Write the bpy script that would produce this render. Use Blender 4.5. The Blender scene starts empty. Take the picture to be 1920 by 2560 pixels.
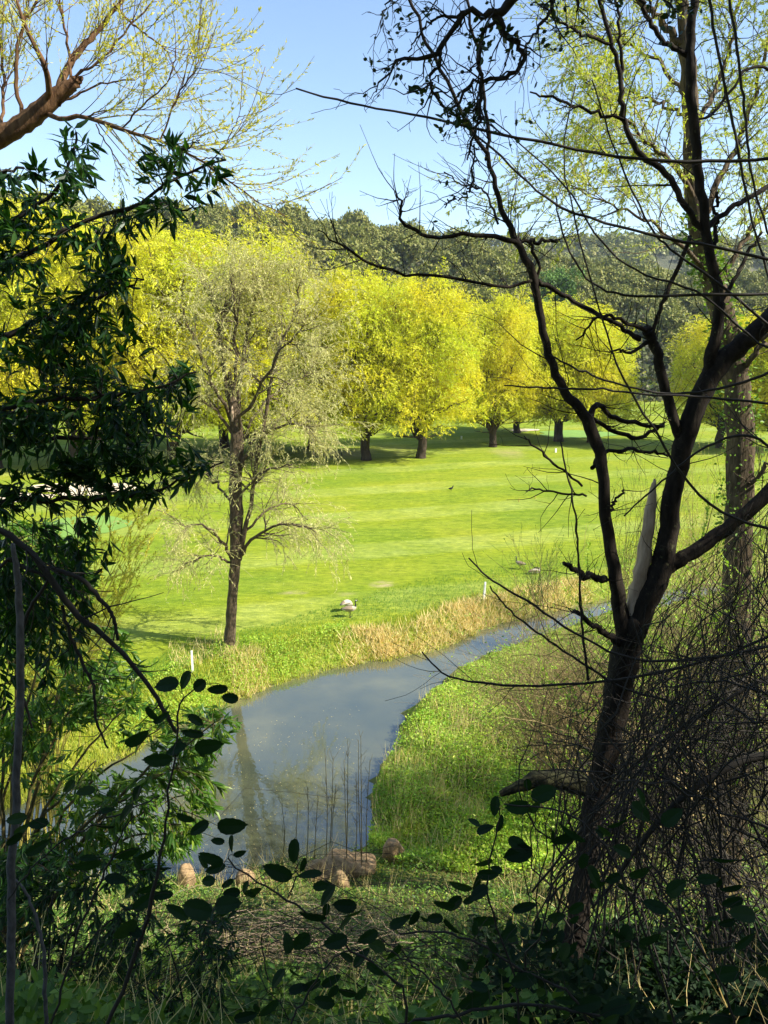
import bpy, bmesh, math, random
import numpy as np

# ------------------------------------------------------------------ camera, world, sun, exposure
SC = bpy.context.scene
COL = SC.collection
PITCH = math.radians(12.5)
F = 1898.0                      # focal length in photo pixels (1920 x 2560)
CAMZ = 12.0
cam = bpy.data.cameras.new('camera')
cam.sensor_fit = 'VERTICAL'; cam.sensor_height = 24.0; cam.lens = 24.0 * F / 2560.0
cam.clip_start = 0.05; cam.clip_end = 6000
camo = bpy.data.objects.new('camera', cam); COL.objects.link(camo)
camo.location = (0, 0, CAMZ); camo.rotation_euler = (math.radians(90) - PITCH, 0, 0)
SC.camera = camo
SUN_EL = math.radians(41); SUN_AZ = math.radians(106)      # azimuth from +Y towards +X
w = bpy.data.worlds.new("World"); SC.world = w; w.use_nodes = True
nt = w.node_tree; nt.nodes.clear()
sky = nt.nodes.new('ShaderNodeTexSky'); sky.sky_type = 'NISHITA'; sky.sun_disc = False
sky.sun_elevation = SUN_EL; sky.sun_rotation = SUN_AZ; sky.air_density = 1.0; sky.dust_density = 0.35; sky.ozone_density = 1.5
bg = nt.nodes.new('ShaderNodeBackground'); bg.inputs[1].default_value = 0.122
wo = nt.nodes.new('ShaderNodeOutputWorld')
nt.links.new(sky.outputs[0], bg.inputs[0]); nt.links.new(bg.outputs[0], wo.inputs[0])
sl = bpy.data.lights.new('sun', 'SUN'); sl.energy = 5.0; sl.angle = math.radians(0.53); sl.color = (1.0, 0.95, 0.86)
so = bpy.data.objects.new('sun', sl); COL.objects.link(so)
S = np.array([math.cos(SUN_EL)*math.sin(SUN_AZ), math.cos(SUN_EL)*math.cos(SUN_AZ), math.sin(SUN_EL)])
from mathutils import Vector
so.rotation_euler = Vector(S).to_track_quat('Z', 'Y').to_euler(); so.location = (30, -10, 40)
SC.view_settings.view_transform = 'Standard'; SC.view_settings.look = 'None'
SC.view_settings.gamma = 1.0; SC.view_settings.exposure = 1.14
SC.render.engine = 'CYCLES'
SC.cycles.max_bounces = 6; SC.cycles.diffuse_bounces = 3; SC.cycles.glossy_bounces = 2; SC.cycles.transmission_bounces = 3
SC.cycles.transparent_max_bounces = 6

# ------------------------------------------------------------------ coordinate helpers
cp, sp = math.cos(PITCH), math.sin(PITCH)
def ray(px, py):
    a = (px - 960) / F; b = (1280 - py) / F
    return np.array([a, cp + sp*b, -sp + cp*b])
def W(px, py, Y):                       # photo pixel at distance Y ahead -> world point
    d = ray(px, py); return np.array([0, 0, CAMZ]) + d * (Y / d[1])
def Gd(px, py, z=0.0):                  # photo pixel on the plane z
    d = ray(px, py); return np.array([0, 0, CAMZ]) + d * ((z - CAMZ) / d[2])
def sstep(x): x = np.clip(x, 0, 1); return x*x*(3-2*x)
def norm(v): return v / np.maximum(np.linalg.norm(v, axis=-1, keepdims=True), 1e-9)

# ------------------------------------------------------------------ mesh helpers
def build(name, V, T=None, Q=None, mat=None, parent=None, smooth=False, mats=None, midx=None):
    me = bpy.data.meshes.new(name)
    V = np.asarray(V, np.float32).reshape(-1, 3)
    T = np.zeros((0, 3), np.int32) if T is None or len(T) == 0 else np.asarray(T, np.int32)
    Q = np.zeros((0, 4), np.int32) if Q is None or len(Q) == 0 else np.asarray(Q, np.int32)
    me.vertices.add(len(V)); me.vertices.foreach_set('co', V.ravel())
    nl = T.size + Q.size; me.loops.add(nl)
    me.loops.foreach_set('vertex_index', np.concatenate([T.ravel(), Q.ravel()]))
    npoly = len(T) + len(Q); me.polygons.add(npoly)
    st = np.concatenate([np.arange(len(T))*3, T.size + np.arange(len(Q))*4]).astype(np.int32)
    me.polygons.foreach_set('loop_start', st)
    me.polygons.foreach_set('use_smooth', np.full(npoly, smooth))
    if mats:
        for m in mats: me.materials.append(m)
        me.polygons.foreach_set('material_index', np.asarray(midx, np.int32))
    elif mat: me.materials.append(mat)
    me.update(calc_edges=True); me.validate()
    o = bpy.data.objects.new(name, me); COL.objects.link(o)
    if parent is not None: o.parent = parent
    return o
def tag(o, label=None, cat=None, group=None, kind=None):
    if label: o['label'] = label
    if cat: o['category'] = cat
    if group: o['group'] = group
    if kind: o['kind'] = kind
    return o
def thing(name, loc, label, cat, group=None, rz=0):
    o = bpy.data.objects.new(name, None); COL.objects.link(o)
    o.location = tuple(float(v) for v in loc); o.rotation_euler = (0, 0, rz); o.empty_display_size = .3
    return tag(o, label, cat, group)
def rel(o, base):                       # child built in world coordinates: shift it under its thing
    o.location = tuple(-float(v) for v in base)
    return o
def dup(root, loc, rz=0, sc=(1, 1, 1), label=None, group=None):
    r = root.copy(); COL.objects.link(r); r.location = tuple(float(v) for v in loc)
    r.rotation_euler = (0, 0, rz); r.scale = sc
    if label: r['label'] = label
    if group: r['group'] = group
    for ch in list(root.children):
        c = ch.copy(); COL.objects.link(c); c.parent = r
    return r

def spline(pts, n):                     # Catmull-Rom through control points (any width)
    p = np.asarray(pts, float)
    if len(p) == 2: return p[0] + (p[1]-p[0]) * np.linspace(0, 1, n)[:, None]
    e = np.vstack([2*p[0]-p[1], p, 2*p[-1]-p[-2]])
    u = np.linspace(0, len(p)-1-1e-6, n); i = u.astype(int); t = (u-i)[:, None]
    a, b, c, d = e[i], e[i+1], e[i+2], e[i+3]
    return .5*((2*b)+(c-a)*t+(2*a-5*b+4*c-d)*t*t+(3*b-a-3*c+d)*t**3)

class Tubes:
    def __init__(s): s.V = []; s.Q = []; s.T = []; s.n = 0; s.rng = np.random.default_rng(5)
    def add(s, P, R, sides=5, rough=0.0, cap=True):
        P = np.asarray(P, float); R = np.asarray(R, float)
        if P.ndim == 2: P = P[None]; R = R[None]
        K, n, _ = P.shape
        tg = norm(np.gradient(P, axis=1))
        ref = norm(tg.mean(axis=1)); 
        base = np.tile(np.array([[0.3, 0.1, 1.0]]), (K, 1)); alt = np.array([1.0, .2, .1])
        m = np.abs((norm(base)*ref).sum(1)) > .8; base[m] = alt
        sd = norm(np.cross(tg, base[:, None, :])); up = np.cross(tg, sd)
        a = np.arange(sides) * 2*math.pi/sides
        ca, sa = np.cos(a), np.sin(a)
        rr = R[:, :, None] * np.ones(sides)
        if rough: 
            ridge = 1 + rough*s.rng.uniform(-1, 1, (K, 1, sides)) + rough*.8*s.rng.uniform(-1, 1, (K, n, sides))
            rr = rr*ridge
        V = P[:, :, None, :] + rr[..., None]*(sd[:, :, None, :]*ca[None, None, :, None] + up[:, :, None, :]*sa[None, None, :, None])
        idx = np.arange(K*n*sides).reshape(K, n, sides) + s.n
        nx = np.roll(idx, -1, axis=2)
        q = np.stack([idx[:, :-1], nx[:, :-1], nx[:, 1:], idx[:, 1:]], -1).reshape(-1, 4)
        s.V.append(V.reshape(-1, 3)); s.Q.append(q); s.n += K*n*sides
        if cap:                         # close the far end with a fan
            tip = P[:, -1] + tg[:, -1]*R[:, -1][:, None]*.6
            ti = np.arange(K) + s.n; s.V.append(tip); s.n += K
            s.T.append(np.stack([idx[:, -1], nx[:, -1], np.repeat(ti[:, None], sides, 1)], -1).reshape(-1, 3))
    def make(s, name, mat, parent=None, base=None, smooth=True):
        o = build(name, np.concatenate(s.V), np.concatenate(s.T) if s.T else None, np.concatenate(s.Q), mat, parent, smooth)
        if base is not None: rel(o, base)
        return o

def limb(pl, n=24, wob=0.0, rng=None):  # [(px,py,Y,width_px)] -> points, radii
    a = np.array([[*W(p[0], p[1], p[2]), p[3]*.5*p[2]/F] for p in pl])
    s = spline(a, n)
    if wob and rng is not None:
        s[1:-1, :3] += rng.normal(0, wob, (n-2, 3))
    return s[:, :3], np.maximum(s[:, 3], .0006)

def grow(P, R, k, rng, L, ang, n=6, rs=.5, t=(.3, 1), trop=(0, 0, 0), wig=.15, rmin=.001, rmax=9, tpow=1.0):
    if P.ndim == 2: P = P[None]; R = R[None]
    K, m, _ = P.shape
    ln = np.linalg.norm(np.diff(P, axis=1), axis=2).sum(1); pr = ln/ln.sum()
    i = rng.choice(K, k, p=pr); tt = (t[0] + (t[1]-t[0])*rng.uniform(0, 1, k)**tpow)*(m-1)*.9999
    j = tt.astype(int); f = (tt-j)[:, None]
    p0 = P[i, j]*(1-f)+P[i, j+1]*f; tg = norm(P[i, j+1]-P[i, j])
    r0 = np.minimum((R[i, j]*(1-f[:, 0])+R[i, j+1]*f[:, 0])*rs, rmax)
    per = norm(np.cross(tg, rng.normal(size=(k, 3))))
    a = rng.uniform(ang[0], ang[1], k)[:, None]
    d = norm(tg*np.cos(a)+per*np.sin(a)); l = rng.uniform(L[0], L[1], k)[:, None]/(n-1)
    out = [p0]; trop = np.asarray(trop, float)
    for q in range(n-1):
        out.append(out[-1]+d*l)
        d = norm(d + trop/(n-1) + rng.normal(0, wig, (k, 3)))
    R2 = np.maximum(r0[:, None]*np.linspace(1, .25, n)[None], rmin)
    return np.stack(out, 1), R2

def on(P, k, rng, t=(0, 1), ang=(.3, .9), droop=0.0):   # k places along paths, with outgoing directions
    if P.ndim == 2: P = P[None]
    K, m, _ = P.shape
    ln = np.linalg.norm(np.diff(P, axis=1), axis=2).sum(1); pr = ln/ln.sum()
    i = rng.choice(K, k, p=pr); tt = rng.uniform(t[0], t[1], k)*(m-1)*.9999
    j = tt.astype(int); f = (tt-j)[:, None]
    p0 = P[i, j]*(1-f)+P[i, j+1]*f; tg = norm(P[i, j+1]-P[i, j])
    per = norm(np.cross(tg, rng.normal(size=(k, 3)))); a = rng.uniform(ang[0], ang[1], k)[:, None]
    d = tg*np.cos(a)+per*np.sin(a); d[:, 2] -= droop
    return p0, norm(d)

LT = {}
LT['diamond'] = (np.array([[0, 0, 0], [.45, .5, .0], [1, 0, 0], [.45, -.5, .0]], float), np.array([[0, 2, 1], [0, 3, 2]]))
LT['lance'] = (np.array([[0, 0, 0], [.33, 0, -.02], [.7, 0, -.02], [1, 0, -.08], [.33, .5, .03], [.7, .34, .01], [.33, -.5, .03], [.7, -.34, .01]], float),
               np.array([[0, 1, 4], [1, 5, 4], [1, 2, 5], [2, 3, 5], [0, 6, 1], [1, 6, 7], [1, 7, 2], [2, 7, 3]]))
def _oval(n=26, serr=.05):
    rim = []; 
    for i in range(n):
        a = 2*math.pi*i/n; x = .5-.5*math.cos(a); y = .5*math.sin(a)*(1.12-.32*x)
        if i == n//2: x += .07
        k = 1 + (serr if i % 2 else -serr*.4)
        rim.append([x if i % 2 == 0 else .5+(x-.5)*k, y*k, .07*abs(math.sin(a))**1.5-.10*x*x])
    mid = [[.12+.76*t, 0, -.10*(.12+.76*t)**2] for t in (0, .25, .5, .75, 1)]
    V = np.array(rim+mid); T = []
    def near(i):
        x = V[i, 0]; return n+int(np.argmin([abs(x-m[0]) for m in mid]))
    for i in range(n):
        j = (i+1) % n; a, b = near(i), near(j)
        T.append([i, j, a])
        if a != b: T.append([j, b, a])
    return V, np.array(T)
LT['oval'] = _oval()
LT['round'] = (np.array([[0,0,0],[.25,.42,.03],[.65,.45,.03],[1,0,-.05],[.65,-.45,.03],[.25,-.42,.03],[.5,0,-.02]],float),
               np.array([[0,6,1],[1,6,2],[2,6,3],[3,6,4],[4,6,5],[5,6,0]]))
LT['blade'] = (np.array([[0, .5, 0], [0, -.5, 0], [.5, .4, .06], [.5, -.4, .06], [1, 0, .24]], float), np.array([[0, 1, 3], [0, 3, 2], [2, 3, 4]]))

def keep_above(P, R=None, lo=3.1):
    a = np.arctan2(P[:, -1, 1], P[:, -1, 0]); k = P[:, -1, 2] > lo+.5*np.sin(3*a+1)
    return (P[k], R[k]) if R is not None else P[k]

class Leaves:
    def __init__(s, seed=1): s.V = []; s.T = []; s.n = 0; s.rng = np.random.default_rng(seed)
    def add(s, pos, d, L, Wd, kind='diamond', up=None, jn=.8):
        pos = np.atleast_2d(pos); d = norm(np.atleast_2d(d)); k = len(pos)
        tv, tt = LT[kind]; L = np.broadcast_to(L, (k,)); Wd = np.broadcast_to(Wd, (k,))
        nr = np.array([0, 0, 1.0]) if up is None else np.asarray(up, float)
        nr = nr + s.rng.normal(0, jn, (k, 3))
        sd = norm(np.cross(nr, d)); nr = np.cross(d, sd)
        V = pos[:, None] + d[:, None]*(tv[None, :, 0]*L[:, None])[..., None] + sd[:, None]*(tv[None, :, 1]*Wd[:, None])[..., None] \
            + nr[:, None]*(tv[None, :, 2]*L[:, None])[..., None]
        T = tt[None] + (np.arange(k)*len(tv))[:, None, None] + s.n
        s.V.append(V.reshape(-1, 3)); s.T.append(T.reshape(-1, 3)); s.n += k*len(tv)
    def make(s, name, mat, parent=None, base=None):
        o = build(name, np.concatenate(s.V), np.concatenate(s.T), None, mat, parent)
        if base is not None: rel(o, base)
        return o

# ------------------------------------------------------------------ materials
def M(name):
    m = bpy.data.materials.new(name); m.use_nodes = True; nt = m.node_tree; nt.nodes.clear()
    out = nt.nodes.new('ShaderNodeOutputMaterial'); return m, nt, out
def N(nt, t, **kw):
    n = nt.nodes.new(t)
    for k, v in kw.items(): setattr(n, k, v)
    return n
def ramp(nt, stops, src):
    r = N(nt, 'ShaderNodeValToRGB'); e = r.color_ramp.elements
    while len(e) > 1: e.remove(e[-1])
    e[0].position = stops[0][0]; e[0].color = (*stops[0][1], 1)
    for p, c in stops[1:]:
        x = e.new(p); x.color = (*c, 1)
    nt.links.new(src, r.inputs[0]); return r.outputs[0]
def noise(nt, scale, detail=4, rough=.6, coord='Object', vec=None, sc3=None):
    if vec is None:
        tc = N(nt, 'ShaderNodeTexCoord'); vec = tc.outputs[coord]
    if sc3:
        mp = N(nt, 'ShaderNodeMapping'); mp.inputs['Scale'].default_value = sc3; nt.links.new(vec, mp.inputs[0]); vec = mp.outputs[0]
    n = N(nt, 'ShaderNodeTexNoise'); n.inputs['Scale'].default_value = scale; n.inputs['Detail'].default_value = detail
    n.inputs['Roughness'].default_value = rough; nt.links.new(vec, n.inputs['Vector']); return n.outputs['Fac']
def mix(nt, f, a, b, mode='MIX'):
    m = N(nt, 'ShaderNodeMix'); m.data_type = 'RGBA'; m.blend_type = mode
    for s, v in ((m.inputs[0], f), (m.inputs[6], a), (m.inputs[7], b)):
        if isinstance(v, (float, int)): s.default_value = v
        elif isinstance(v, tuple): s.default_value = (*v, 1)
        else: nt.links.new(v, s)
    return m.outputs[2]
def leafmat(name, cols, trans=.35, tcol=None, clump=None, rough=.5, spec=.3, veins=False):
    m, nt, out = M(name)
    g = N(nt, 'ShaderNodeNewGeometry')
    c = ramp(nt, [(i/max(1, len(cols)-1), cc) for i, cc in enumerate(cols)], g.outputs['Random Per Island'])
    if clump:                          # real colour drift between shoots of one plant
        f = noise(nt, clump[0], 2, .5); f = ramp(nt, [(.35, (0, 0, 0)), (.68, (1, 1, 1))], f)
        c = mix(nt, f, c, mix(nt, 1.0, c, clump[1], 'MULTIPLY'))
    p = N(nt, 'ShaderNodeBsdfPrincipled'); nt.links.new(c, p.inputs['Base Color'])
    p.inputs['Roughness'].default_value = rough; p.inputs['Specular IOR Level'].default_value = spec
    if veins:
        b = N(nt, 'ShaderNodeBump'); b.inputs['Strength'].default_value = .4; b.inputs['Distance'].default_value = .002
        nt.links.new(noise(nt, 160, 3), b.inputs['Height']); nt.links.new(b.outputs[0], p.inputs['Normal'])
    t = N(nt, 'ShaderNodeBsdfTranslucent')
    nt.links.new(mix(nt, 1.0, c, tcol or (1.2, 1.15, .5), 'MULTIPLY'), t.inputs['Color'])
    s = N(nt, 'ShaderNodeMixShader'); s.inputs[0].default_value = trans
    nt.links.new(p.outputs[0], s.inputs[1]); nt.links.new(t.outputs[0], s.inputs[2]); nt.links.new(s.outputs[0], out.inputs[0])
    return m
def barkmat(name, c1, c2, scale=14, stretch=(1, 1, .22), bump=.9, lichen=None, dist=.02):
    m, nt, out = M(name)
    n1 = noise(nt, scale, 6, .65, sc3=stretch); n2 = noise(nt, scale*.3, 3)
    c = ramp(nt, [(.35, c1), (.62, c2)], n1)
    c = mix(nt, .35, c, ramp(nt, [(.3, c1), (.7, c2)], n2))
    if lichen:
        f = ramp(nt, [(.60, (0, 0, 0)), (.72, (.7, .7, .7))], noise(nt, scale*.7, 5, .7)); c = mix(nt, f, c, lichen)
    p = N(nt, 'ShaderNodeBsdfPrincipled'); nt.links.new(c, p.inputs['Base Color']); p.inputs['Roughness'].default_value = .9
    p.inputs['Specular IOR Level'].default_value = .15
    b = N(nt, 'ShaderNodeBump'); b.inputs['Strength'].default_value = bump; b.inputs['Distance'].default_value = dist
    nt.links.new(n1, b.inputs['Height']); nt.links.new(b.outputs[0], p.inputs['Normal']); nt.links.new(p.outputs[0], out.inputs[0])
    return m
def plainmat(name, col, rough=.8, var=.25, scale=20):
    m, nt, out = M(name)
    c = ramp(nt, [(.3, tuple(v*(1-var) for v in col)), (.7, tuple(min(1, v*(1+var)) for v in col))], noise(nt, scale, 4))
    p = N(nt, 'ShaderNodeBsdfPrincipled'); nt.links.new(c, p.inputs['Base Color']); p.inputs['Roughness'].default_value = rough
    nt.links.new(p.outputs[0], out.inputs[0]); return m

MAT = {}
MAT['yellow'] = leafmat('yellow_willow_leaves', [(.74, .64, .02), (.83, .73, .03), (.88, .80, .05), (.61, .59, .035), (.78, .68, .022)], .46, (1.1, 1.08, .5), (.16, (.72, .95, 1.3)))
MAT['pale'] = leafmat('pale_willow_leaves', [(.56, .53, .16), (.66, .62, .24), (.46, .47, .14), (.72, .67, .28)], .40, (1.1, 1.1, .7))
MAT['spring'] = leafmat('spring_willow_leaves', [(.42, .46, .07), (.34, .42, .05), (.50, .50, .10)], .45, (1.2, 1.2, .5))
MAT['spring_yellow'] = leafmat('yellow_spring_leaves', [(.60, .55, .06), (.50, .52, .08), (.70, .64, .10)], .45, (1.2, 1.15, .5))
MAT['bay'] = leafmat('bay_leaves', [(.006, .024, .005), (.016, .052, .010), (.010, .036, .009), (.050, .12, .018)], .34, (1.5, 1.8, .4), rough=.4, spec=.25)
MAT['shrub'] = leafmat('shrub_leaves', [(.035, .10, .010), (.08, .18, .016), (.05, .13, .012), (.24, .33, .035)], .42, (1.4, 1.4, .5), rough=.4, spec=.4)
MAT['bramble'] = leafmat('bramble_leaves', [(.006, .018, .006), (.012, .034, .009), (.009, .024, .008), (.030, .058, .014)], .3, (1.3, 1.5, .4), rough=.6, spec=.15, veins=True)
MAT['oakleaf'] = leafmat('oak_leaves', [(.02, .045, .014), (.035, .07, .02)], .2, rough=.4)
MAT['hilloak'] = leafmat('hill_oak_leaves', [(.12, .15, .030), (.18, .20, .040), (.14, .165, .04), (.27, .26, .07)], .15, (1.1, 1.2, .6), (.02, (1.25, 1.05, .9)), spec=.15)
MAT['hillgreen'] = leafmat('hill_green_leaves', [(.09, .17, .03), (.12, .21, .035)], .2, spec=.15)
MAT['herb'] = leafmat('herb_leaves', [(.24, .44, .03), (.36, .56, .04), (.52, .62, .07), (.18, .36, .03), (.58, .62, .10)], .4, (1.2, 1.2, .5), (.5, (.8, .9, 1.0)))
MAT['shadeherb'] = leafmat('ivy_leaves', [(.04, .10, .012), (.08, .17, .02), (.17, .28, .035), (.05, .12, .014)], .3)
MAT['straw'] = leafmat('straw_blades', [(.78, .60, .22), (.84, .70, .32), (.66, .48, .16), (.86, .76, .40)], .4, (1, 1, .9))
MAT['bankgrass'] = leafmat('bank_grass', [(.38, .44, .03), (.52, .50, .06), (.28, .40, .04), (.60, .53, .12)], .35, (1, 1, .5))
MAT['greengrass'] = leafmat('green_grass', [(.08, .20, .03), (.13, .27, .035), (.20, .33, .05)], .35)
MAT['bark'] = barkmat('willow_bark', (.035, .026, .016), (.17, .125, .075), 14, dist=.06)
MAT['farbark'] = barkmat('far_willow_bark', (.022, .016, .011), (.085, .062, .04), 4, dist=.1)
MAT['twig'] = plainmat('willow_twigs', (.32, .28, .13), .8)
MAT['ytwig'] = plainmat('yellow_twigs', (.36, .30, .05), .8)
MAT['orangetwig'] = barkmat('orange_willow_bark', (.05, .026, .014), (.20, .11, .05), 16, dist=.03)
MAT['forkbark'] = barkmat('lichened_bark', (.008, .006, .005), (.034, .026, .018), 26, (1, 1, .35), 1.0, (.12, .12, .06), .012)
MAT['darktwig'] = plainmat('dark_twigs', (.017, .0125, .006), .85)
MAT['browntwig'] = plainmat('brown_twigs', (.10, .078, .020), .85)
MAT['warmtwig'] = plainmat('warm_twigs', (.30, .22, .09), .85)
MAT['deadwood'] = barkmat('bare_dead_wood', (.30, .20, .12), (.62, .47, .32), 30, (1, 1, .1), .6, None, .006)
MAT['grey'] = barkmat('grey_stem_bark', (.05, .045, .04), (.13, .12, .11), 40, (1, 1, .4), .4, None, .003)
MAT['white'] = plainmat('white_paint', (.8, .79, .74), .6, .08)
MAT['rock'] = barkmat('sandstone', (.13, .085, .045), (.46, .31, .16), 7, (1, 1, 1), .8, None, .04)

# ------------------------------------------------------------------ creek outline and terrain height
WZ = -0.6
FE = [(-900, 2240), (-400, 2130), (-100, 2060), (100, 1995), (250, 1920), (400, 1850), (520, 1782), (620, 1742), (720, 1708), (900, 1665), (1080, 1630),
      (1170, 1596), (1230, 1568), (1350, 1541), (1450, 1520), (1600, 1490), (1900, 1440), (2400, 1380)]
NE = [(2500, 1400), (1950, 1462), (1650, 1515), (1480, 1545), (1400, 1575), (1320, 1602), (1220, 1640), (1150, 1672), (1075, 1722), (1010, 1790), (985, 1850), (940, 1920),
      (915, 1990), (935, 2050), (900, 2110), (820, 2150), (700, 2165), (500, 2195), (200, 2215), (-100, 2235), (-500, 2290), (-900, 2350)]
fe = np.array([Gd(x, y, WZ)[:2] for x, y in FE]); ne = np.array([Gd(x, y, WZ)[:2] for x, y in NE])
def wiggle(p, n, amp, seed):
    q = spline(p, n); r = np.random.default_rng(seed); q[1:-1] += r.normal(0, amp, (n-2, 2)); return q
fe = wiggle(fe, 110, .10, 3); ne = wiggle(ne, 130, .17, 4)
poly = np.vstack([fe, ne])
def segdist(x, y, pl):
    best = np.full(x.shape, 1e9)
    for a, b in zip(pl[:-1], pl[1:]):
        d = b-a; L2 = max((d*d).sum(), 1e-9); t = np.clip(((x-a[0])*d[0]+(y-a[1])*d[1])/L2, 0, 1)
        best = np.minimum(best, np.hypot(x-a[0]-t*d[0], y-a[1]-t*d[1]))
    return best
def inside(x, y, pl):
    r = np.zeros(x.shape, bool); n = len(pl)
    for i in range(n):
        a, b = pl[i], pl[(i+1) % n]
        if a[1] == b[1]: continue
        c = ((a[1] > y) != (b[1] > y)) & (x < (b[0]-a[0])*(y-a[1])/(b[1]-a[1])+a[0]); r ^= c
    return r
SY = [-60, -30, 0, 3, 6, 11, 14.8, 16.5, 40]; SZ = [34, 24, 10.4, 8.2, 5.6, 2.1, .1, -.1, -.1]
def height(x, y):
    x = np.asarray(x, float); y = np.asarray(y, float); sh = np.broadcast(x, y).shape
    x = np.broadcast_to(x, sh).ravel(); y = np.broadcast_to(y, sh).ravel()
    df = segdist(x, y, fe); dn = segdist(x, y, ne); ins = inside(x, y, poly)
    fieldz = WZ + (.62)*sstep(df/1.6) + .10*np.sin(x*.11+1)*np.sin(y*.09) * sstep(df/6) + .9*sstep((y-95)/90)
    slope = np.interp(y, SY, SZ) + .22*np.maximum(0, x-4.0-.1*y)*sstep((34-y)/12)
    nearz = WZ - .05 + (slope-WZ+.05)*sstep(dn/1.1+.15*(dn > 0)) + .06*np.sin(x*2.1)*np.cos(y*1.7)*sstep(dn)
    z = np.where(df < dn, fieldz, nearz)
    far = (y > 60) & ~ins
    z = np.where(ins, WZ - .12 - .5*sstep(np.minimum(df, dn)/1.5), z)
    # fairway side wins far away from the creek
    z = np.where(far, np.where(df < dn, fieldz, np.maximum(fieldz, 0)), z)
    return z.reshape(sh)
def h1(x, y): return float(height(np.array([x]), np.array([y]))[0])
def on_ground(px, py, it=4):
    z = 0
    for _ in range(it):
        p = Gd(px, py, z); z = h1(p[0], p[1])
    p[2] = z; return p

# ---- ground sheet
def axis(brk):
    out = []
    for a, b, s in brk: out += list(np.arange(a, b, s))
    return np.array(out+[brk[-1][1]])
ys = axis([(-60, -4, 4), (-4, 14, .6), (14, 38, .28), (38, 70, 1.), (70, 140, 3), (140, 400, 20), (400, 3000, 200)])
xs = axis([(-2500, -300, 200), (-300, -60, 15), (-60, -18, 2.), (-18, 18, .35), (18, 60, 2.), (60, 300, 15), (300, 2500, 200)])
X, Y = np.meshgrid(xs, ys); Z = height(X, Y)
nx_, ny_ = len(xs), len(ys); ii = np.arange(nx_*ny_).reshape(ny_, nx_)
Qg = np.stack([ii[:-1, :-1], ii[:-1, 1:], ii[1:, 1:], ii[1:, :-1]], -1).reshape(-1, 4)
m, nt, out = M('ground')
tc = N(nt, 'ShaderNodeTexCoord'); pos = tc.outputs['Object']
att = N(nt, 'ShaderNodeAttribute'); att.attribute_name = 'zone'
sep = N(nt, 'ShaderNodeSeparateColor'); nt.links.new(att.outputs['Color'], sep.inputs[0])
n_big = noise(nt, .12, 4, .55); n_mid = noise(nt, .9, 5, .65, sc3=(.35, 1, 1)); n_fine = noise(nt, 14, 4, .75); n_streak = noise(nt, .5, 6, .75, sc3=(.3, 1.7, 1))
mown = ramp(nt, [(.30, (.125, .180, .010)), (.5, (.195, .245, .014)), (.70, (.29, .31, .030))], n_streak)
mown = mix(nt, .45, mown, ramp(nt, [(.35, (.105, .19, .014)), (.55, (.21, .255, .014)), (.72, (.31, .30, .035))], n_big))
# mowing stripes: gently curved bands
wv = N(nt, 'ShaderNodeTexWave'); wv.wave_type = 'BANDS'; wv.bands_direction = 'Y'; wv.inputs['Scale'].default_value = .034
wv.inputs['Distortion'].default_value = 1.5; wv.inputs['Detail'].default_value = 1.2; wv.inputs['Detail Scale'].default_value = .35
mpw = N(nt, 'ShaderNodeMapping'); mpw.inputs['Rotation'].default_value = (0, 0, -.32); nt.links.new(pos, mpw.inputs[0]); nt.links.new(mpw.outputs[0], wv.inputs['Vector'])
mown = mix(nt, mix(nt, 1.0, ramp(nt, [(.62, (0, 0, 0)), (.80, (1, 1, 1))], wv.outputs['Fac']), ramp(nt, [(.35, (.06, .06, .06)), (.65, (.34, .34, .34))], noise(nt, .25, 5, .7)), 'MULTIPLY'), mown, (.35, .40, .12))
mown = mix(nt, mix(nt, 1.0, ramp(nt, [(.0, (1, 1, 1)), (.4, (0, 0, 0))], wv.outputs['Fac']), (.14, .14, .14), 'MULTIPLY'), mown, (.12, .20, .025))
mown = mix(nt, mix(nt, 1.0, ramp(nt, [(.695, (0, 0, 0)), (.73, (1, 1, 1))], noise(nt, 7.5, 2, .9)), (.6, .6, .6), 'MULTIPLY'), mown, (.62, .60, .38))
mown = mix(nt, .55, mown, mix(nt, 1.0, mown, ramp(nt, [(.33, (.50, .60, .6)), (.5, (1, 1, 1)), (.68, (1.45, 1.35, 1.6))], noise(nt, 1.8, 6, .8, sc3=(.45, 1.3, 1))), 'MULTIPLY'))
spk = ramp(nt, [(.66, (0, 0, 0)), (.73, (1, 1, 1))], noise(nt, 5.5, 3, .8, sc3=(.5, 1, 1)))
mown = mix(nt, mix(nt, 1.0, spk, (.55, .55, .55), 'MULTIPLY'), mown, (.36, .42, .09))
wornf = ramp(nt, [(.70, (0, 0, 0)), (.76, (1, 1, 1))], noise(nt, .22, 4, .6, sc3=(.5, 1.6, 1)))
mown = mix(nt, mix(nt, 1.0, wornf, (.6, .6, .6), 'MULTIPLY'), mown, (.40, .34, .14))
mown = mix(nt, .5, mown, mix(nt, 1.0, mown, ramp(nt, [(.36, (.35, .45, .4)), (.5, (1, 1, 1)), (.66, (1.9, 1.7, 1.6))], noise(nt, 3.2, 7, .8, sc3=(.6, 1.2, 1))), 'MULTIPLY'))
rough_ = ramp(nt, [(.3, (.10, .17, .02)), (.5, (.20, .26, .03)), (.7, (.34, .33, .09))], noise(nt, 3, 5, .7))
soil = ramp(nt, [(.3, (.03, .022, .012)), (.5, (.07, .055, .026)), (.7, (.20, .15, .07))], noise(nt, 2.5, 6, .7))
mud = ramp(nt, [(.3, (.10, .09, .045)), (.7, (.19, .17, .09))], noise(nt, 1.2, 5, .6))
dirt = ramp(nt, [(.3, (.30, .24, .12)), (.7, (.46, .37, .20))], noise(nt, 1.5, 5, .7))
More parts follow.
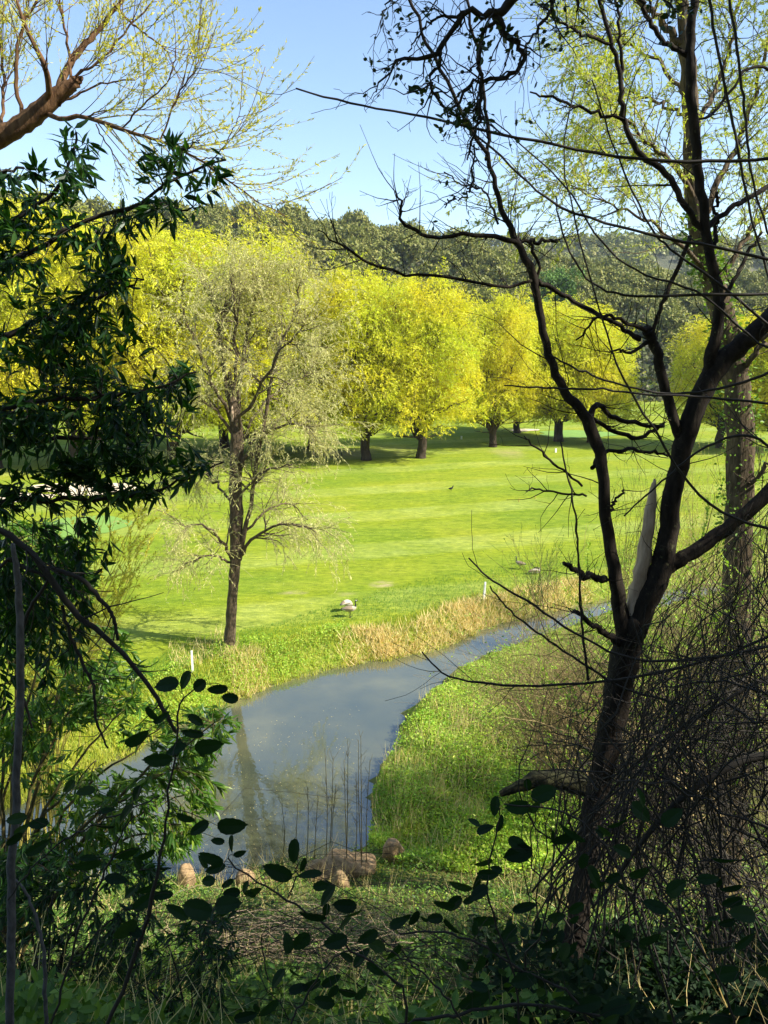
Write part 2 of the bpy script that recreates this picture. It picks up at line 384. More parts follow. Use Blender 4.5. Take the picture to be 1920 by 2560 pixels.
c = mix(nt, sep.outputs[0], mown, rough_); c = mix(nt, sep.outputs[1], c, soil); pm = N(nt, 'ShaderNodeMath'); pm.operation = 'MULTIPLY'; nt.links.new(sep.outputs[2], pm.inputs[0]); nt.links.new(ramp(nt, [(.38, (.1, .1, .1)), (.55, (1, 1, 1))], noise(nt, 2.2, 6, .75, sc3=(.5, 1.4, 1))), pm.inputs[1])
c = mix(nt, pm.outputs[0], c, dirt)
sx = N(nt, 'ShaderNodeSeparateXYZ'); nt.links.new(pos, sx.inputs[0])
mr = N(nt, 'ShaderNodeMapRange'); mr.inputs[1].default_value = WZ+.12; mr.inputs[2].default_value = WZ-.02; nt.links.new(sx.outputs[2], mr.inputs[0])
c = mix(nt, mr.outputs[0], c, mud)
p = N(nt, 'ShaderNodeBsdfPrincipled'); nt.links.new(c, p.inputs['Base Color']); p.inputs['Roughness'].default_value = .95; p.inputs['Specular IOR Level'].default_value = .1
b = N(nt, 'ShaderNodeBump'); b.inputs['Strength'].default_value = .7; b.inputs['Distance'].default_value = .05; nt.links.new(n_fine, b.inputs['Height'])
nt.links.new(b.outputs[0], p.inputs['Normal']); nt.links.new(p.outputs[0], out.inputs[0])
MAT['ground'] = m
g = build('ground', np.stack([X, Y, Z], -1), None, Qg, m, smooth=True); tag(g, kind='structure')
DF = segdist(X.ravel(), Y.ravel(), fe); DN = segdist(X.ravel(), Y.ravel(), ne)
zone = np.zeros((X.size, 4), np.float32); zone[:, 3] = 1
fs = DF < DN
zone[:, 0] = np.where(fs, 1-sstep((DF-1.4)/1.0), 1)
zone[:, 1] = np.where(fs, 0, .75*sstep((DN-.6)/2.5))
pp = np.stack([X.ravel(), Y.ravel()], 1)
def patch(px0, px1, py, dy, amt):      # worn dirt on the fairway
    a = Gd(px0, py); b_ = Gd(px1, py); ctr = (a+b_)/2; rx = (b_[0]-a[0])/2; ry = abs(Gd(px0, py-dy)[1]-Gd(px0, py+dy)[1])/2
    q = ((pp[:, 0]-ctr[0])/rx)**2+((pp[:, 1]-ctr[1])/ry)**2
    return amt*sstep(1.4-q)
for a in [(740, 940, 1135, 10, .8), (1215, 1330, 1136, 6, .6), (880, 1100, 1127, 5, .5), (1062, 1155, 1169, 4, .95), (925, 985, 1461, 8, .8), (700, 768, 1483, 4, .6), (840, 890, 1486, 4, .4), (960, 1010, 1128, 3, .4)]: zone[:, 2] = np.maximum(zone[:, 2], patch(*a))
at = g.data.color_attributes.new('zone', 'FLOAT_COLOR', 'POINT'); at.data.foreach_set('color', zone.ravel())

# ---- small flat sand and dirt areas laid on the ground
def blobsheet(name, px, py, rpx, rpy, mat, seed, lift=.02, label=None):
    c = on_ground(px, py); a = Gd(px+rpx, py, c[2]); rx = abs(a[0]-c[0]); ry = abs(Gd(px, py-rpy, c[2])[1]-Gd(px, py+rpy, c[2])[1])/2
    r = np.random.default_rng(seed); n = 40; an = np.linspace(0, 2*math.pi, n, endpoint=False)
    k = 1+.16*np.sin(an*2+r.uniform(0, 6))+.10*np.sin(an*3+r.uniform(0, 6))+.05*np.sin(an*7+r.uniform(0, 6))
    V = [[c[0], c[1]]]; T = []
    rings = 6
    for q in range(1, rings+1):
        V += [[c[0]+rx*k[i]*q/rings*math.cos(an[i]), c[1]+ry*k[i]*q/rings*math.sin(an[i])] for i in range(n)]
    for i in range(n): T.append([0, 1+i, 1+(i+1) % n])
    Q = []
    for q in range(rings-1):
        for i in range(n): Q.append([1+q*n+i, 1+(q+1)*n+i, 1+(q+1)*n+(i+1) % n, 1+q*n+(i+1) % n])
    V = np.array(V); z = height(V[:, 0], V[:, 1])+lift
    o = build(name, np.column_stack([V, z]), T, Q, mat, smooth=True); tag(o, kind='structure'); return o
MAT['sand'] = plainmat('bunker_sand', (.62, .52, .36), .95, .12, 3)
MAT['barepatch'] = plainmat('bare_patch', (.46, .38, .20), .95, .3, 6)
MAT['green'] = plainmat('putting_green', (.15, .27, .04), .9, .12, 1)
blobsheet('sand_bunker', 215, 1222, 130, 17, MAT['sand'], 1, .05)
blobsheet('sand_bunker', 60, 1245, 60, 14, MAT['sand'], 2, .05)
blobsheet('sand_bunker', 1310, 1076, 34, 3, MAT['sand'], 3, .07)
blobsheet('putting_green', 1440, 1086, 110, 8, MAT['green'], 9, .06)
blobsheet('putting_green', 190, 1320, 120, 30, MAT['green'], 10, .03)

# ---- creek water
m, nt, out = M('creek_water')
p = N(nt, 'ShaderNodeBsdfPrincipled'); p.inputs['Roughness'].default_value = .03; p.inputs['IOR'].default_value = 2.3; p.inputs['Specular IOR Level'].default_value = .6
nt.links.new(ramp(nt, [(.3, (.05, .062, .040)), (.55, (.085, .09, .048)), (.75, (.14, .135, .062))], noise(nt, .35, 5, .6)), p.inputs['Base Color'])
b = N(nt, 'ShaderNodeBump'); b.inputs['Strength'].default_value = .10; b.inputs['Distance'].default_value = .02
nt.links.new(noise(nt, 5, 3, .5), b.inputs['Height']); nt.links.new(b.outputs[0], p.inputs['Normal']); nt.links.new(p.outputs[0], out.inputs[0])
MAT['water'] = m
xw = np.linspace(-70, 75, 60); yw = np.linspace(14.2, 75, 40); XW, YW = np.meshgrid(xw, yw)
iw = np.arange(XW.size).reshape(XW.shape); Qw = np.stack([iw[:-1, :-1], iw[:-1, 1:], iw[1:, 1:], iw[1:, :-1]], -1).reshape(-1, 4)
WV = np.stack([XW, YW, np.full(XW.shape, WZ)], -1)
wa = build('creek_water', WV, None, Qw, m, smooth=True); tag(wa, kind='structure')

# ------------------------------------------------------------------ hills
def elev(py): return math.atan((1280-py)/F)-PITCH
def hill(name, ridge, Y0, Y1, Y2, mat, low=0):
    us = np.linspace(-.75, .75, 90); Ys = np.concatenate([np.linspace(Y0, Y1, 26), np.linspace(Y1, Y2, 8)[1:]])
    px = us*F+960; rz = np.array([CAMZ + Y1*math.tan(elev(np.interp(q, ridge[0], ridge[1]))) for q in px])
    U, YY = np.meshgrid(us, Ys)
    k = np.where(YY <= Y1, ((YY-Y0)/(Y1-Y0)), 1-.8*(YY-Y1)/(Y2-Y1)); k = np.clip(k, 0, 1)
    k = np.sin(k*math.pi/2)**1.1
    ZZ = low+(rz[None]-low)*k + 2.5*np.sin(U*30+YY*.05)*k*(1-k)*2
    i = np.arange(U.size).reshape(U.shape); Q = np.stack([i[:-1, :-1], i[:-1, 1:], i[1:, 1:], i[1:, :-1]], -1).reshape(-1, 4)
    o = build(name, np.stack([U*YY, YY, ZZ-.5], -1), None, Q, mat, smooth=True); tag(o, kind='structure')
    def hz(u, y):
        px = u*F+960; r = CAMZ+Y1*math.tan(elev(np.interp(px, ridge[0], ridge[1]))); k = min(1, max(0, (y-Y0)/(Y1-Y0)))
        return low+(r-low)*math.sin(k*math.pi/2)**1.1 + 2.5*math.sin(u*30+y*.05)*k*(1-k)*2
    return hz
m, nt, out = M('hill_scrub')
c = ramp(nt, [(.3, (.045, .06, .025)), (.5, (.08, .085, .04)), (.7, (.16, .13, .07))], noise(nt, .06, 8, .7))
p = N(nt, 'ShaderNodeBsdfPrincipled'); nt.links.new(c, p.inputs['Base Color']); p.inputs['Roughness'].default_value = 1
b = N(nt, 'ShaderNodeBump'); b.inputs['Distance'].default_value = 2; nt.links.new(noise(nt, .3, 6, .7), b.inputs['Height']); nt.links.new(b.outputs[0], p.inputs['Normal'])
nt.links.new(p.outputs[0], out.inputs[0]); MAT['hill'] = m
R1 = ([-900, 0, 300, 560, 700, 860, 1000, 1120, 1300, 1500, 1800, 2600], [545, 545, 572, 572, 580, 600, 625, 655, 690, 720, 745, 720])
R2 = ([-900, 300, 900, 1100, 1250, 1400, 1550, 1750, 1920, 2600], [660, 645, 625, 618, 620, 628, 620, 628, 640, 630])
hz1 = hill('wooded_hill', R1, 150, 290, 420, MAT['hill'])
hz2 = hill('distant_ridge', R2, 400, 640, 900, MAT['hill'], 10)

def dome_tree(seed, n, hgt=1.0, lumps=15, leafL=.11, mat=None):
    """unit crown, radius 1, flat bottom; returned as leaf arrays"""
    r = np.random.default_rng(seed); lv = Leaves(seed)
    cs = np.column_stack([r.uniform(-.62, .62, lumps), r.uniform(-.62, .62, lumps), r.uniform(.25, .8, lumps)*hgt]); rad = r.uniform(.22, .40, lumps)
    cs[0] = (0, 0, .55*hgt); rad[0] = .55
    i = r.integers(0, lumps, n); d = norm(r.normal(size=(n, 3))); d[:, 2] = np.abs(d[:, 2])*np.where(r.uniform(size=n) < .8, 1, -1)
    d = norm(d)
    P = cs[i]+d*(rad[i]*(1-.25*r.uniform(size=n)**2))[:, None]
    lv.add(P, norm(r.normal(0, .7, (n, 3))), leafL*r.uniform(.6, 1.4, n), leafL*.8*r.uniform(.6, 1.2, n), 'diamond', up=d+[0, 0, .3], jn=.25)
    return lv
# dark solid-looking hearts are just more leaves deeper in the crown
def hill_proto(name, seed, n, mat, leafL=.13):
    lv = dome_tree(seed, n, leafL=leafL); r = np.random.default_rng(seed+50)
    k = n//3; d = norm(r.normal(size=(k, 3))); P = d*r.uniform(.2, .55, (k, 1)); P[:, 2] = np.abs(P[:, 2])+.1
    lv.add(P, r.normal(size=(k, 3)), .28, .24, 'diamond')
    o = lv.make(name, mat)
    tb = Tubes(); tb.add(np.array([[0, 0, -.25], [0.02, 0, .1], [0, .03, .5]]), np.array([.06, .05, .03]), 6)
    return o
rng = np.random.default_rng(11)
protos = [hill_proto('hillside_oak', 20+i, 1500, MAT['hilloak']) for i in range(4)]
for o in protos: tag(o, 'dark green rounded oak among many in the dense wood covering the near hillside', 'tree', 'oaks massed on the near hillside')
cnt = 0; used = set()
placed = []
while cnt < 290:
    u = rng.uniform(-.52, .56); k = rng.uniform(0, 1)**.6; y = 165+125*k
    px = u*F+960
    r0 = rng.uniform(4.2, 7.5)*(.75+.35*k)
    x = u*y
    if any((x-a)**2+(y-b)**2 < (.75*(r0+c))**2*.55 for a, b, c in placed): 
        if rng.uniform() > .03: continue
    placed.append((x, y, r0)); z = hz1(u, y)
    j = rng.integers(0, 4)
    o = protos[j] if j not in used else dup(protos[j], (0, 0, 0)); used.add(j)
    o.location = (x, y, z-.8); o.scale = (r0, r0, r0*rng.uniform(.9, 1.35)); o.rotation_euler = (0, 0, rng.uniform(0, 6.3)); cnt += 1
for (px, py, y, r0, mt, lab) in [(912, 640, 262, 9.0, 'hilloak', 'largest round dark oak standing proud on the hillside skyline'),
                                 (800, 625, 255, 7.5, 'hilloak', 'tall dark oak on the hill skyline, left of the largest round oak'),
                                 (770, 665, 235, 6.0, 'hillgreen', 'bright fresh green tree low on the dark hillside'),
                                 (1395, 735, 200, 6.5, 'hillgreen', 'bright green rounded tree on the hillside behind the fork tree'),
                                 (1330, 800, 190, 5.0, 'hillgreen', 'small green tree at the foot of the hill between two yellow crowns')]:
    o = hill_proto('hillside_tree', int(px), 2600, MAT[mt], .09); q = W(px, py, y); o.location = tuple(q-np.array([0, 0, .2*r0])); o.scale = (r0, r0, r0*1.15)
    tag(o, lab, 'tree')
lv = Leaves(77)
for i in range(420):
    u = rng.uniform(-.1, .58) if i % 4 else rng.uniform(-.55, .58); y = 640-200*rng.uniform()**2; z = hz2(u, y); r0 = rng.uniform(4.5, 9)
    d_ = dome_tree(int(rng.integers(0, 9)), 1, mat=None); k = 170
    d = norm(rng.normal(size=(k, 3))); d[:, 2] = np.abs(d[:, 2]); c0 = np.array([u*y, y, z+1])
    lv.add(c0+d*r0*rng.uniform(.7, 1, (k, 1))*np.array([1, 1, 1.15]), rng.normal(size=(k, 3)), r0*.30, r0*.26, 'diamond', up=d+[0, 0, .3], jn=.25)
o = lv.make('ridge_wood', MAT['hilloak']); tag(o, 'distant blue-green wood along the far ridge line', 'woodland', kind='stuff')
lv = Leaves(78); k = 60000
u = rng.uniform(-.6, .6, k); y = rng.uniform(152, 296, k); z = np.array([hz1(a, b) for a, b in zip(u, y)])
lv.add(np.column_stack([u*y, y, z+rng.uniform(-.5, 1.8, k)]), rng.normal(size=(k, 3)), rng.uniform(.8, 1.8, k), rng.uniform(.6, 1.2, k), 'diamond')
o = lv.make('hillside_scrub', leafmat('scrub_leaves', [(.07, .095, .028), (.11, .12, .04), (.06, .085, .025), (.16, .14, .06)], .1, spec=.1)); tag(o, 'grey-brown and olive scrub between the hillside trees', 'scrub', kind='stuff')

# ------------------------------------------------------------------ yellow willows on the fairway
def willow_proto(seed, H=19., Rr=5.6, nleaf=120000, label='', base_only=False):
    r = np.random.default_rng(seed); root = thing('yellow_willow', (0, 0, 0), label, 'tree', 'yellow willows across the fairway')
    tb = Tubes(); tz = r.uniform(1.9, 2.6)
    trunk = spline([[0, 0, -.3, .62], [.03, .02, .35, .48], [.1*r.normal(), .1*r.normal(), 1.3, .43], [.15*r.normal(), .1*r.normal(), tz+.6, .40]], 14)
    tb.add(trunk[:, :3], trunk[:, 3], 14, .06)
    P1 = []; R1_ = []
    for i in range(20):
        a = i*2.399+r.uniform(-.3, .3); zz = r.uniform(.12, 1)
        if i < 6: zz = r.uniform(.14, .3)
        rad = Rr*math.sqrt(max(0.05, 1-abs(zz*1.06-.42)**2.2/.42))*r.uniform(.6, .92)
        if i > 14: rad *= .35; zz = r.uniform(.8, 1)
        tip = np.array([math.cos(a)*rad, math.sin(a)*rad, tz+(H-tz)*zz*.93])
        st = np.array([0, 0, tz-r.uniform(0, .5)]); md = st*.45+tip*.55+np.array([0, 0, (H*.03)]); md[:2] *= .8
        q = spline(np.array([st, st+(tip-st)*np.array([.10, .10, .22]), md, tip]), 12); q[2:-1] += r.normal(0, .10, (9, 3))
        P1.append(q); R1_.append(np.linspace(.24, .045, 12)*(1.2 if i < 10 else .9))
    P1 = np.array(P1); R1_ = np.array(R1_); tb.add(P1, R1_, 7, .05)
    P2, R2_ = grow(P1, R1_, 230, r, (1.8, 4.4), (.35, .95), 7, .55, (.25, 1), (0, 0, .35), .14, .018)
    tb.add(P2, R2_, 5)
    P3, R3 = grow(P2, R2_, 1900, r, (.8, 2.2), (.3, 1.1), 5, .55, (.15, 1), (0, 0, -.2), .18, .010)
    tb.make('trunk', MAT['farbark'], root)
    t2 = Tubes()
    P4, R4 = grow(P3, R3, 6500, r, (.5, 1.3), (.4, 1.3), 4, .6, (.1, 1), (0, 0, -1.0), .12, .008)
    P3, R3 = keep_above(P3, R3); P4, R4 = keep_above(P4, R4)
    lv = Leaves(seed)
    p, d = on(P4, int(nleaf*.40), r, (0, 1), (.2, .9), .35); k = len(p)
    lv.add(p, d, r.uniform(.14, .36, k), r.uniform(.04, .09, k), 'diamond')
    p, d = on(P3, int(nleaf*.20), r, (.1, 1), (.3, 1.1), .1); k = len(p)
    lv.add(p+r.normal(0, .12, (k, 3)), d, r.uniform(.14, .38, k), r.uniform(.05, .11, k), 'diamond')
    # leafy lobes that round the crown off
    C_ = []; Q_ = []
    for i in range(26):
        a = i*2.399; zz = (i+.5)/26; zc_ = tz+3.0+(H-tz-4.8)*zz; k_ = math.sqrt(max(.05, 1-abs(zz*1.02-.38)**2.4/.42)); rad = Rr*.70*k_*r.uniform(.75, 1.1)
        C_.append((math.cos(a)*rad, math.sin(a)*rad, zc_)); Q_.append(r.uniform(1.5, 2.3)*(1.15 if zz > .6 else 1))
    C_ = np.array(C_); Q_ = np.array(Q_); n5 = 7500; i = r.integers(0, 26, n5); dr = norm(r.normal(size=(n5, 3))+[0, 0, .5]+C_[i]*[.12, .12, 0]); p0 = C_[i]+dr*(Q_[i]*r.uniform(.72, 1.05, n5))[:, None]
    P5 = [p0]; dd_ = norm(dr+r.normal(0, .5, (n5, 3)))
    for q in range(4): P5.append(P5[-1]+dd_*.2); dd_ = norm(dd_+[0, 0, -.45]+r.normal(0, .15, (n5, 3)))
    P5 = keep_above(np.stack(P5, 1)); t2.add(P3, R3, 3, cap=False); t2.add(P5[::2], np.full((len(P5[::2]), 5), .012), 3, cap=False)
    p, d = on(P5, int(nleaf*.45), r, (0, 1), (.2, 1.1), .25); k = len(p); lv.add(p, d, r.uniform(.14, .36, k), r.uniform(.04, .09, k), 'diamond', up=(.2, -.1, 1))
    cr = lv.make('crown', MAT['yellow'], root); t2.make('twigs', MAT['ytwig'], root)
    return root
wp = [willow_proto(101, label='x'), willow_proto(202, label='x'), willow_proto(303, label='x')]
# (trunk px, base py, top py, half width px, prototype, label)
FW = [(915, 1150, 672, 128, 0, 'yellow willow with a short dark trunk, nearest of the far row'),
      (1053, 1145, 688, 122, 1, 'yellow willow with a forked trunk, second trunk right of the pale willow'),
      (1232, 1117, 738, 95, 2, 'yellow willow with a slender trunk beside the left limb of the fork tree'),
      (1395, 1103, 752, 120, 0, 'yellow willow with a fan of low branches, seen just right of the left fork limb'),
      (1292, 1082, 860, 90, 1, 'yellow willow set back behind the row, small dark trunk beside far sand'),
      (1475, 1106, 800, 90, 2, 'yellow willow half hidden behind the left limb of the fork tree'),
      (640, 1150, 590, 160, 2, 'tall yellow willow directly behind the pale willow'),
      (440, 1160, 535, 165, 1, 'tall yellow willow left of the pale willow, beyond the bay leaves'),
      (200, 1165, 512, 175, 0, 'tall yellow willow behind the dark bay leaves, over the sand bunker'),
      (-10, 1170, 505, 170, 2, 'yellow willow at the left edge of the picture behind the bay leaves'),
      (780, 1122, 690, 110, 1, 'yellow willow set back between the pale willow and the nearest far trunk'),
      (1800, 1120, 790, 110, 0, 'yellow willow at the right edge behind the ivy trunk'),
      (1940, 1125, 770, 110, 1, 'yellow willow cut by the right edge of the picture'),
      (560, 1120, 640, 130, 0, 'yellow willow in the back row, glimpsed left of the pale willow trunk'),
      (330, 1125, 600, 130, 2, 'yellow willow in the back row above the sand bunker')]
first = set(); r = np.random.default_rng(9)
for px, by, ty, hw, pi, lab in FW:
    g0 = on_ground(px, by); top = W(px, ty, g0[1])[2]; Hh = top-g0[2]; sx = hw*g0[1]/F/4.75
    sc = (sx, sx, Hh/19.6); rz = r.uniform(0, 6.3)
    if pi in first: dup(wp[pi], g0, rz, sc, lab)
    else:
        first.add(pi); o = wp[pi]; o.location = tuple(g0); o.rotation_euler = (0, 0, rz); o.scale = sc; o['label'] = lab

# ------------------------------------------------------------------ pale willow standing on the fairway edge
D0 = on_ground(572, 1612)[1]
base = on_ground(572, 1612); root = thing('pale_willow', base, 'tall pale green willow with a ragged stripped trunk, standing alone at the creek bank', 'tree')
r = np.random.default_rng(31); tb = Tubes()
tp, tr = limb([(570, 1640, D0, 34), (573, 1605, D0, 30), (580, 1500, D0, 27), (588, 1400, D0, 30), (590, 1300, D0, 36), (588, 1200, D0, 34), (592, 1100, D0, 36), (586, 1040, D0, 30), (578, 980, D0, 20), (574, 930, D0, 8)], 50)
tb.add(tp, tr, 14, .14)
mains = []
def lb(pl, n=16, sides=7, wob=.05):
    P, R = limb(pl, n, wob, r); tb.add(P, R, sides, .06); mains.append((P, R)); return P, R
d = D0
for pl in [[(598, 1400, d, 14), (622, 1290, d-.2, 11), (640, 1190, d-.3, 10), (660, 1060, d-.3, 9), (690, 900, d, 7), (740, 770, d+.3, 4), (755, 700, d+.4, 2)],
           [(596, 1180, d, 12), (640, 1100, d-.4, 10), (720, 1060, d-.8, 5), (780, 1075, d-1, 3)],
           [(580, 1400, d, 10), (560, 1360, d-.5, 8), (520, 1320, d-1, 5), (450, 1310, d-1.4, 3)],
           [(580, 1420, d, 8), (550, 1390, d-.5, 6), (500, 1395, d-1, 4), (430, 1430, d-1.4, 2)],
           [(600, 1390, d, 10), (640, 1340, d-.5, 8), (720, 1310, d-1.2, 5), (790, 1330, d-1.6, 2)],
           [(600, 1350, d, 8), (650, 1290, d+.4, 6), (720, 1260, d+1, 4), (770, 1300, d+1.2, 2)],
           [(590, 1050, d, 14), (600, 930, d+.3, 11), (620, 800, d+.5, 8), (635, 740, d+.4, 5), (640, 680, d+.3, 2)],
           [(585, 1040, d, 14), (560, 930, d+.6, 10), (540, 800, d+.9, 7), (520, 700, d+1, 3)],
           [(580, 1000, d, 10), (590, 860, d-.8, 8), (585, 770, d-1.2, 5), (575, 690, d-1.5, 2)],
           [(585, 1090, d, 9), (540, 1030, d-.5, 7), (490, 990, d-1, 4), (440, 1000, d-1.3, 2)],
           [(590, 1080, d, 9), (640, 980, d-1, 8), (700, 880, d-1.6, 5), (760, 800, d-2, 3)],
           [(580, 1060, d, 9), (530, 950, d-1, 8), (480, 850, d-1.5, 5), (450, 760, d-1.8, 3)],
           [(592, 1120, d, 8), (660, 1010, d+1, 6), (740, 950, d+1.6, 4), (800, 930, d+2, 2)],
           [(575, 1250, d, 7), (530, 1200, d+.8, 6), (480, 1180, d+1.2, 4), (440, 1200, d+1.4, 2)],
           [(598, 1240, d, 7), (660, 1180, d-1.2, 5), (730, 1160, d-1.8, 3)],
           [(570, 950, d, 8), (550, 800, d-.6, 6), (600, 720, d-.6, 3)]]: lb(pl)
MP = np.array([m_[0] for m_ in mains]); MR = np.array([m_[1] for m_ in mains])
P2, R2_ = grow(MP, MR, 260, r, (.5, 1.6), (.3, 1.0), 7, .6, (.25, 1), (0, 0, .15), .16, .008); tb.add(P2, R2_, 4)
tb.make('trunk', MAT['bark'], root, base)
P3, R3 = grow(P2, R2_, 1800, r, (.5, 1.5), (.3, 1.2), 6, .6, (.1, 1), (0, 0, -.6), .18, .005)
P4, R4 = grow(P3, R3, 4200, r, (.3, .9), (.3, 1.1), 5, .6, (.1, 1), (0, 0, -1.1), .15, .004)
t2 = Tubes(); t2.add(P3, R3, 3, cap=False); t2.add(P4, R4, 3, cap=False); t2.make('twigs', MAT['twig'], root, base)
lv = Leaves(3)
for PP, k in ((P4, 44000), (P3, 13000)):
    p, dd = on(PP, k, r, (0, 1), (.2, .9), .3); lv.add(p, dd, r.uniform(.06, .16, k), r.uniform(.018, .034, k), 'diamond')
lv.make('crown', MAT['pale'], root, base)
tb = Tubes(); q = W(581, 1035, D0-.33); tb.add(np.array([q+[0, 0, -.28], q, q+[0, 0, .3]]), np.array([.04, .07, .03]), 7, .2)
tb.make('bare_wood', MAT['deadwood'], root, base)

# ------------------------------------------------------------------ near left willow (broken limb, upper left)
r = np.random.default_rng(41); D = 12.
gx = W(-420, 1200, D)[0]; base = np.array([gx, D, h1(gx, D)])
root = thing('left_willow', base, 'willow with a broken-off brown limb and fine yellow-green shoots, upper left against the sky', 'tree')
tb = Tubes(); mains = []
zc = W(-420, 500, D)
trk = spline([[*(base+[0, 0, -.4]), .42], [gx-.1, D, base[2]+3, .36], [*(zc), .30]], 20); tb.add(trk[:, :3], trk[:, 3], 12, .08)
def lb(pl, n=20, sides=8, wob=.009, keep=True, rough=.06):
    P, R = limb(pl, n, wob, r); tb.add(P, R, sides, rough)
    if keep: mains.append((P, R))
    return P, R
P, R = limb([(-430, 520, D, 76), (-200, 420, D, 64), (0, 342, D, 46), (80, 292, D, 42), (140, 240, D, 37), (180, 212, D, 28), (198, 199, D, 18), (206, 193, D, 5)], 40, .008, r); tb.add(P, R, 14, .06)
for pl in [[(115, 265, D, 16), (122, 200, D-.3, 14), (105, 150, D-.5, 12), (70, 80, D-.6, 9), (40, 0, D-.7, 7), (20, -80, D-.7, 4)],
           [(140, 240, D, 20), (165, 180, D+.3, 18), (200, 125, D+.5, 15), (240, 80, D+.6, 12), (290, 20, D+.7, 9), (340, -60, D+.8, 5)],
           [(60, 310, D, 10), (40, 200, D, 9), (50, 80, D, 7), (90, 0, D, 5), (110, -60, D, 3)],
           [(180, 212, D, 6), (170, 120, D+.2, 6), (150, 0, D+.3, 4), (140, -60, D+.3, 3)],
           [(120, 285, D, 12), (150, 300, D-.2, 11), (200, 292, D-.3, 10), (260, 310, D-.4, 9), (340, 335, D-.5, 8), (420, 360, D-.5, 6), (500, 400, D-.6, 5), (570, 450, D-.7, 4), (640, 500, D-.7, 3), (720, 545, D-.8, 2)],
           [(110, 280, D, 6), (170, 250, D, 5), (250, 210, D, 4), (340, 200, D, 3)],
           [(145, 235, D, 8), (190, 190, D, 6), (250, 150, D, 5), (330, 60, D, 4), (400, -20, D, 3)],
           [(285, 10, D+.6, 5), (320, 50, D+.4, 5), (360, 80, D+.2, 4), (420, 130, D, 3)],
           [(0, 330, D, 8), (10, 220, D+.5, 7), (0, 100, D+.8, 6), (-20, 0, D+1, 4)],
           [(-100, 390, D, 10), (-60, 250, D, 9), (-80, 100, D, 7), (-60, -50, D, 4)],
           [(300, 325, D-.4, 4), (350, 270, D-.5, 4), (420, 200, D-.6, 3), (440, 120, D-.6, 2)],
           [(400, 355, D-.4, 4), (440, 250, D-.5, 4), (490, 170, D-.6, 3), (510, 100, D-.6, 2)],
           [(240, 310, D-.3, 3), (280, 380, D-.3, 3), (320, 440, D-.3, 2)],
           [(500, 400, D-.6, 3), (550, 380, D-.6, 3), (600, 290, D-.6, 2)]]: lb(pl)
MP = np.array([m_[0] for m_ in mains]); MR = np.array([m_[1] for m_ in mains])
P2, R2_ = grow(MP, MR, 190, r, (.4, 1.35), (.25, .8), 8, .5, (.2, 1), (0, 0, .6), .05, .004, .008); tb.add(P2, R2_, 4)
tb.make('trunk', MAT['orangetwig'], root, base)
P3, R3 = grow(P2, R2_, 650, r, (.3, .9), (.25, .7), 7, .6, (.1, 1), (.1, 0, .15), .07, .0022)
PD, RD = grow(MP[4:5], MR[4:5], 45, r, (.5, 1.1), (.4, 1.2), 7, .5, (.2, 1), (.5, 0, -.5), .14, .0025)
P3 = np.vstack([P3, np.array([spline(q, 7) for q in PD])]); R3 = np.vstack([R3, RD])
t2 = Tubes(); t2.add(P3, R3, 3, cap=False); t2.make('twigs', MAT['twig'], root, base)
lv = Leaves(4)
p, dd = on(P3, 15000, r, (.1, 1), (.3, .9)); lv.add(p, dd, r.uniform(.04, .09, len(p)), r.uniform(.012, .022, len(p)), 'diamond')
p, dd = on(P2, 2500, r, (.4, 1), (.3, .9)); lv.add(p, dd, r.uniform(.03, .07, len(p)), r.uniform(.009, .017, len(p)), 'diamond')
lv.make('crown', MAT['spring_yellow'], root, base)

# ------------------------------------------------------------------ right willow with the ivy-grown trunk
r = np.random.default_rng(51); D = 13.
q = on_ground(1838, 1760); D = 13.; bx = W(1838, 1700, D)[0]; base = np.array([bx, D, h1(bx, D)])
root = thing('ivy_willow', base, 'large willow on the right with a furrowed, ivy-grown trunk and light green shoots', 'tree')
tb = Tubes(); mains = []
tk, tr = limb([(1835, 1900, D, 100), (1838, 1700, D, 92), (1842, 1500, D, 84), (1846, 1300, D, 80), (1850, 1100, D, 78), (1840, 950, D, 74), (1815, 820, D, 68), (1780, 700, D, 62), (1752, 600, D, 56), (1735, 480, D, 52), (1730, 330, D, 46), (1722, 200, D, 42), (1712, 80, D, 36), (1700, -60, D, 28), (1690, -200, D, 18)], 70, .008, r); tr = tr*.82
z0 = base[2]; tk = np.vstack([[tk[0]*[1, 1, 0]+[0, 0, z0-.4]], tk]) if tk[0][2] > z0 else tk; tr = np.concatenate([[tr[0]*1.2], tr]) if len(tk) > len(tr) else tr
tb.add(tk, tr, 16, .11)
